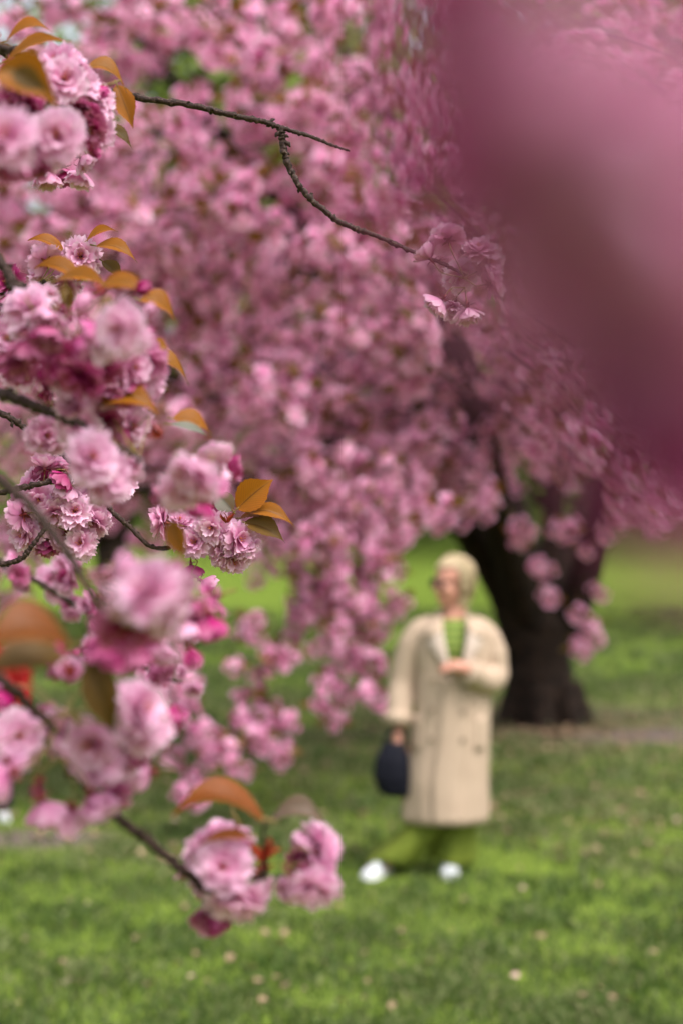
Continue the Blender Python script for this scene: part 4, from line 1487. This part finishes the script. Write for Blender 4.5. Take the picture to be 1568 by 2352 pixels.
def shoe(J, parent, foot, yaw, mat='white'):
    T = Matrix.Translation(foot) @ Matrix.Rotation(yaw, 4, 'Z')
    mb = MB()
    rings = []
    v, f = [], []
    n = 16
    prof = [(.095, .012, .03), (.09, .034, .075), (.05, .040, .095), (0, .040, .085), (-.05, .043, .066), (-.10, .046, .055), (-.14, .040, .046), (-.165, .018, .034)]
    for (y, wd, h) in prof:
        for k in range(n):
            a = 2 * math.pi * k / n
            z = .022 + (math.sin(a) * .5 + .5) * (h - .022)
            v.append(T @ V3(math.cos(a) * wd * (1 - .25 * max(0, math.sin(a))), y, z))
    for i in range(len(prof) - 1):
        for k in range(n):
            k2 = (k + 1) % n
            f.append((i * n + k, i * n + k2, (i + 1) * n + k2, (i + 1) * n + k))
    f += [tuple(range(n))[::-1], tuple(range((len(prof) - 1) * n, len(prof) * n))]
    mb.add(v, f)
    o = link('shoe', mb.mesh('shoe', mat), parent)
    sub(o)
    mb = MB()
    out = [(.1, .012), (.09, .034), (.04, .041), (-.05, .045), (-.11, .049), (-.15, .038), (-.172, .014)]
    ring = [(w_, y) for y, w_ in out] + [(-w_, y) for y, w_ in out[::-1]]
    v = [T @ V3(x, y, 0.0) for x, y in ring] + [T @ V3(x, y, .026) for x, y in ring]
    m = len(ring)
    f = [(i, (i + 1) % m, m + (i + 1) % m, m + i) for i in range(m)] + [tuple(range(m))[::-1], tuple(range(m, 2 * m))]
    mb.add(v, f)
    link('sole', mb.mesh('sole', 'sole', smooth=False), o)
    if mat == 'white':
        for j in range(4):
            mb = MB()
            y = -.02 - j * .022
            h = float(np.interp(-y, [-.05, 0, .05, .10, .14], [.095, .085, .066, .055, .046])) + .003
            tube(mb, [T @ V3(-.02, y, h - .006), T @ V3(0, y, h + .001), T @ V3(.02, y, h - .006)], .0028, 5)
            link('lace', mb.mesh('lace', 'sole'), o)
    return o


def sleeve(parent, pts, rad, mat, seed, amp=.08, name='sleeve'):
    r = random.Random(seed)
    pp = spline(pts, 9)
    n = len(pp)
    rr = np.interp(np.linspace(0, 1, n), np.linspace(0, 1, len(rad)), rad)
    rr = rr * (1 + amp * np.sin(np.arange(n) * .8 + seed) * np.linspace(.2, 1, n))
    mb = MB()
    tube(mb, pp, rr, 18, .012, r)
    o = link(name, mb.mesh(name, mat), parent)
    sub(o)
    return o, pp


def woman():
    g = G(1030, 2006)
    d = project(g)[2]
    S = F / d                        # picture units per metre at her feet
    base = Vector((g.x, g.y, float(gh(g.x, g.y))))

    def L(px, py, y=0.0):           # local metres from the picture position at her depth
        return V3((px - 1030) / S, y, (2006 - py) / S)
    print('WOMAN depth', d, 'scale', S, 'height', (2006 - 1272) / S)
    T = Matrix.Translation(L(1038, 1338, -.02)) @ Matrix.Scale(1.09, 4) @ Matrix.Rotation(math.radians(-60), 4, 'Z') @ Matrix.Rotation(math.radians(6), 4, 'X')
    J = dict(pelvis=V3(-.01, 0, .88), waist=V3(0, 0, 1.02), chest=V3(.015, 0, 1.22), neck0=L(1040, 1415, .0),
             hipL=V3(-.10, 0, .86), kneeL=V3(-.10, -.04, .48), ankL=L(872, 1990, -.02), hipR=V3(.08, 0, .86), kneeR=V3(.05, -.03, .47), ankR=L(1030, 1988, .0),
             shL=L(975, 1462), elbL=L(925, 1560, .03), wriL=L(915, 1672, -.04), hdL=V3(-.02, -.05, -1), hnL=V3(1, 0, 0), curlL=1.3,
             shR=L(1104, 1462), elbR=L(1138, 1558, .02), wriR=L(1062, 1530, -.24), hdR=V3(-1, -.15, .18), hnR=V3(0, .5, -1), curlR=1.0)
    root = body_mesh('person', J, T, None, mat=Matrix.Translation(base), label='woman in a long beige trench coat standing on the lawn, looking aside', cat='person')
    link('hair', hair_mesh(T, 1.85, 'hair', 3), root)
    # sunglasses
    mb = MB()
    for s in (-1, 1):
        ellipsoid(mb, T @ V3(s * .033, -.085, .002), (.034, .008, .028), T.to_3x3() @ Matrix.Rotation(s * -.2, 3, 'Z'), 14, 8)
        tube(mb, [T @ V3(s * .060, -.078, .008), T @ V3(s * .077, -.03, .008), T @ V3(s * .079, .03, .0)], .003, 5)
    tube(mb, [T @ V3(-.012, -.094, .006), T @ V3(.012, -.094, .006)], .003, 5)
    link('sunglasses', mb.mesh('sunglasses', 'lens'), root)
    mb = MB()
    ellipsoid(mb, T @ V3(0, -.087, -.070), (.021, .006, .008), T.to_3x3(), 12, 8)
    link('lips', mb.mesh('lips', 'lips'), root)

    # sweater
    mb = MB()
    cx = L(1040, 1500).x
    loft(mb, interp_rings([(.84, cx - .02, 0, .16, .115), (1.05, cx, 0, .145, .11), (1.22, cx, -.005, .165, .125), (1.31, cx, 0, .14, .10), (1.340, cx, -.005, .080, .080), (1.365, cx, -.005, .064, .066)], 26), 30)
    link('sweater', mb.mesh('sweater', 'sweater'), root)

    # trousers: two wide legs and the hips
    mb = MB()

    def leg(hip, knee, ank, seed):
        pp = spline([hip + V3(0, 0, .04), knee, knee.lerp(ank, .5) + V3((knee.x - ank.x) * .36, 0, .0), ank + V3(0, .01, .02)], 8)
        v, f = [], []
        n = 28
        for i, p in enumerate(pp):
            t = i / (len(pp) - 1)
            r_ = .092 - .006 * math.sin(3 * t) + .045 * max(0, t - .6) / .4
            for k in range(n):
                a = 2 * math.pi * k / n
                q = 1 + .10 * t * math.sin(5 * a + seed + 2 * t) + .05 * t * math.sin(9 * a - seed)
                v.append((p.x + math.cos(a) * r_ * q, p.y + math.sin(a) * r_ * q * .95, p.z + .018 * t * math.sin(3 * a + seed)))
        for i in range(len(pp) - 1):
            for k in range(n):
                k2 = (k + 1) % n
                f.append((i * n + k, (i + 1) * n + k, (i + 1) * n + k2, i * n + k2))
        mb.add(v, f)
    leg(J['hipL'], J['kneeL'], L(896, 1985, .0), 1.0)
    leg(J['hipR'], J['kneeR'], L(1040, 1985, .03), 2.6)
    loft(mb, interp_rings([(.80, -.01, 0, .19, .13), (.92, -.01, 0, .18, .13), (1.02, 0, 0, .15, .115)], 8), 28)
    solid(link('trousers', mb.mesh('trousers', 'trousers'), root), .006)
    shoe(J, root, V3(*L(868, 2006, -.05)[:2], .004), -.45)
    shoe(J, root, V3(*L(1032, 2006, -.02)[:2], .004), -.1)

    # coat
    zs, zh = L(0, 1412).z, L(0, 1884).z
    c1, ch = L(1040, 0).x, L(1021, 0).x
    hem_w = (1118 - 926) / 2 / S
    keys = [(zh, ch, .0, hem_w, .185), (zh + .22, ch + .002, .0, hem_w * .99, .18), (.72, c1 - .018, 0, .207, .172), (.92, c1 - .005, 0, .203, .165), (1.08, c1, 0, .198, .16), (1.20, c1, 0, .205, .162), (1.28, c1, .0, .202, .15), (1.325, c1, .005, .176, .125), (1.355, c1, .01, .130, .098), (1.385, c1, .015, .078, .074)]

    def folds(z, an):
        k = max(0, (1.05 - z) / .8)
        return k * (.040 * math.sin(4 * an + 1.2 + 1.5 * z) + .014 * math.sin(9 * an + 5 * z)) + .008 * math.sin(4 * an + 9 * z)

    def gap(z):
        if z < 1.06:
            return .012
        t = min(1, (z - 1.06) / .30)
        return .012 + .50 * t ** .9 + (.35 * max(0, z - 1.32) / .065)
    mb = MB()
    loft(mb, interp_rings(keys, 60), 72, folds, gap)
    coat = link('coat', mb.mesh('coat', 'coat'), root)
    solid(coat, .008)
    # overlap flap of the double breasted front
    mb = MB()
    v, f = [], []
    for i in range(24):
        t = i / 23
        z = zh + .004 + (1.06 - zh) * t
        rx = float(np.interp(z, [k[0] for k in keys], [k[3] for k in keys]))
        ry = float(np.interp(z, [k[0] for k in keys], [k[4] for k in keys]))
        cc = float(np.interp(z, [k[0] for k in keys], [k[1] for k in keys]))
        for k in range(7):
            x = -.075 + .15 * k / 6
            x += .006 * math.sin(9 * z)
            e = 2.3
            yy = ry * max(.05, 1 - abs(x / rx) ** e) ** (1 / e) * (1 + folds(z, -math.pi / 2 + x / rx))
            v.append((cc + x, -yy - .011 - (.006 if k in (0,) else 0), z))
    for i in range(23):
        for k in range(6):
            a = i * 7 + k
            f.append((a, a + 1, a + 8, a + 7))
    mb.add(v, f)
    solid(link('front_flap', mb.mesh('front_flap', 'coat'), coat), .006)
    # lapels and collar, turned out over the chest

    def front_y(x, z):
        rx = float(np.interp(z, [k[0] for k in keys], [k[3] for k in keys]))
        ry = float(np.interp(z, [k[0] for k in keys], [k[4] for k in keys]))
        cc = float(np.interp(z, [k[0] for k in keys], [k[1] for k in keys]))
        e = 2.3
        return -ry * max(.04, 1 - abs((x - cc) / rx) ** e) ** (1 / e)

    def panel(name, poly, n, lift, mat):
        """poly: inner edge and outer edge as lists of (x, z), lofted across"""
        inn, outr = poly
        v, f = [], []
        m_ = 6
        for i in range(n):
            t = i / (n - 1)
            a = (np.interp(t, np.linspace(0, 1, len(inn)), [q[0] for q in inn]), np.interp(t, np.linspace(0, 1, len(inn)), [q[1] for q in inn]))
            b = (np.interp(t, np.linspace(0, 1, len(outr)), [q[0] for q in outr]), np.interp(t, np.linspace(0, 1, len(outr)), [q[1] for q in outr]))
            for k in range(m_):
                s = k / (m_ - 1)
                x, z = a[0] + (b[0] - a[0]) * s, a[1] + (b[1] - a[1]) * s
                v.append((x, front_y(x, z) - lift * (.5 + .9 * math.sin(math.pi * (.15 + .7 * s))), z))
        for i in range(n - 1):
            for k in range(m_ - 1):
                q = i * m_ + k
                f.append((q, q + 1, q + m_ + 1, q + m_))
        mb = MB()
        mb.add(v, f)
        return solid(link(name, mb.mesh(name, mat), coat), .006)
    for s in (-1, 1):
        panel('lapel', ([(c1 + s * .012, 1.055), (c1 + s * .04, 1.16), (c1 + s * .058, 1.26), (c1 + s * .066, 1.315)], [(c1 + s * .020, 1.065), (c1 + s * .095, 1.16), (c1 + s * .145, 1.235), (c1 + s * .125, 1.29)]), 14, .020, 'coat_light')
        panel('collar', ([(c1 + s * .060, 1.305), (c1 + s * .063, 1.35), (c1 + s * .06, 1.385)], [(c1 + s * .155, 1.262), (c1 + s * .160, 1.305), (c1 + s * .10, 1.365)]), 8, .024, 'coat')
    # collar at the back of the neck
    mb = MB()
    loft(mb, [(1.345, c1, .02, .105, .095), (1.375, c1, .02, .09, .085), (1.41, c1, .018, .083, .08)], 30, None, lambda z: 1.0)
    solid(link('collar_stand', mb.mesh('collar_stand', 'coat'), coat), .008)
    # buttons in two columns, a pocket flap on each side
    for (px, py) in [(989, 1560), (1058, 1575), (985, 1626), (1057, 1630), (985, 1690), (1056, 1692)]:
        q = L(px, py)
        mb = MB()
        y = front_y(q.x, q.z) - .018
        tube(mb, [V3(q.x, y + .004, q.z), V3(q.x, y - .004, q.z)], .015, 14)
        link('button', mb.mesh('button', 'button', smooth=False), coat)
    for px in (955, 1098):
        panel('pocket_flap', ([(L(px - 10, 0).x, L(0, 1640).z), (L(px - 14, 0).x, L(0, 1720).z)], [(L(px + 10, 0).x, L(0, 1640).z), (L(px + 6, 0).x, L(0, 1720).z)]), 6, .006, 'coat')
    # sleeves
    sl1, pp = sleeve(coat, [L(1000, 1428), L(962, 1456, .01), L(940, 1500, .02), L(924, 1570, .03), L(914, 1650, -.03)], [.045, .070, .076, .074, .074, .072], 'coat', 2, .02)
    mb = MB()
    tube(mb, [L(914, 1636, -.025), L(912, 1664, -.035)], [.075, .076], 20)
    link('cuff', mb.mesh('cuff', 'coat'), sl1)
    sl2, pp = sleeve(coat, [L(1080, 1428), L(1112, 1456, .01), L(1128, 1495, .02), L(1132, 1548, .02), L(1112, 1560, -.10), L(1072, 1542, -.20)], [.045, .070, .082, .088, .088, .078, .066], 'coat', 5, .05)
    mb = MB()
    tube(mb, [L(1082, 1545, -.185), L(1062, 1538, -.225)], [.070, .071], 20)
    link('cuff', mb.mesh('cuff', 'coat'), sl2)
    # handbag
    hb = base + L(902, 1826, -.06)
    bag = link('handbag', None, mat=Matrix.Translation(hb), label='dark navy gathered handbag hanging from the hand of the woman in beige', cat='handbag')
    mb = MB()
    rings = [(.0, .03, 0, .060, .03), (.02, .015, 0, .088, .05), (.10, -.005, 0, .100, .062), (.19, -.005, 0, .090, .055), (.25, 0, 0, .066, .040), (.285, 0, 0, .048, .026)]
    loft(mb, interp_rings(rings, 24), 44, lambda z, a: .06 * math.sin(11 * a + 6 * z) * (.4 + 2 * z))
    o = link('pouch', mb.mesh('pouch', 'navy'), bag)
    solid(o, .005)
    for s in (-1, 1):
        mb = MB()
        tube(mb, spline([V3(-.05, s * .02, .25), V3(-.035, s * .02, .32), V3(.02, 0, .355), V3(.055, s * .02, .32), V3(.05, s * .02, .25)], 6), .007, 7)
        link('handle', mb.mesh('handle', 'navy'), bag)


woman()


def passer_by():
    g = G(-22, 1882)
    base = Vector((g.x, g.y, float(gh(g.x, g.y))))
    T = Matrix.Translation(V3(0, -.02, 1.58)) @ Matrix.Rotation(math.radians(40), 4, 'Z')
    J = dict(pelvis=V3(0, 0, .90), waist=V3(0, 0, 1.06), chest=V3(0, 0, 1.28), neck0=V3(0, 0, 1.45), hipL=V3(-.09, 0, .88), kneeL=V3(-.11, -.04, .48), ankL=V3(-.12, 0, .08),
             hipR=V3(.09, 0, .88), kneeR=V3(.11, -.04, .48), ankR=V3(.12, -.02, .08), shL=V3(-.19, 0, 1.39), elbL=V3(-.25, .02, 1.12), wriL=V3(-.25, -.05, .86), hdL=V3(0, -.1, -1), hnL=V3(1, 0, 0),
             shR=V3(.19, 0, 1.39), elbR=V3(.25, .02, 1.12), wriR=V3(.25, -.05, .86), hdR=V3(0, -.1, -1), hnR=V3(-1, 0, 0), curlL=.6, curlR=.6)
    root = body_mesh('person', J, T, None, mat=Matrix.Translation(base) @ Matrix.Scale(.78, 4), label='passer-by in a red jacket, dark trousers and pale shoes, mostly hidden behind blossoms', cat='person')
    link('hair', hair_mesh(T, 1.4, 'hair_dark', 8), root)
    mb = MB()
    loft(mb, interp_rings([(.90, 0, 0, .212, .162), (.98, 0, 0, .205, .155), (1.15, 0, 0, .20, .15), (1.33, 0, 0, .205, .15), (1.40, 0, 0, .16, .11), (1.45, 0, .01, .09, .08), (1.50, 0, .012, .075, .072)], 34), 44, lambda z, a: .02 * math.sin(6 * a + 5 * z))
    jk = link('jacket', mb.mesh('jacket', 'red'), root)
    solid(jk, .01)
    sleeve(jk, [V3(-.18, 0, 1.39), V3(-.24, .01, 1.26), V3(-.255, .02, 1.1), V3(-.25, -.04, .90)], [.08, .082, .075, .06], 'red', 3)
    sleeve(jk, [V3(.18, 0, 1.39), V3(.24, .01, 1.26), V3(.255, .02, 1.1), V3(.25, -.04, .90)], [.08, .082, .075, .06], 'red', 4)
    mb = MB()
    for s in 'LR':
        tube(mb, spline([J['hip' + s], J['knee' + s], J['ank' + s] + V3(0, .02, .02)], 6), [.115, .09, .075, .07], 16, .03, random.Random(2))
    link('trousers', mb.mesh('trousers', 'black'), root)
    shoe(J, root, V3(-.12, .0, .004), -.2)
    shoe(J, root, V3(.12, -.02, .004), .25)


passer_by()
foreground()
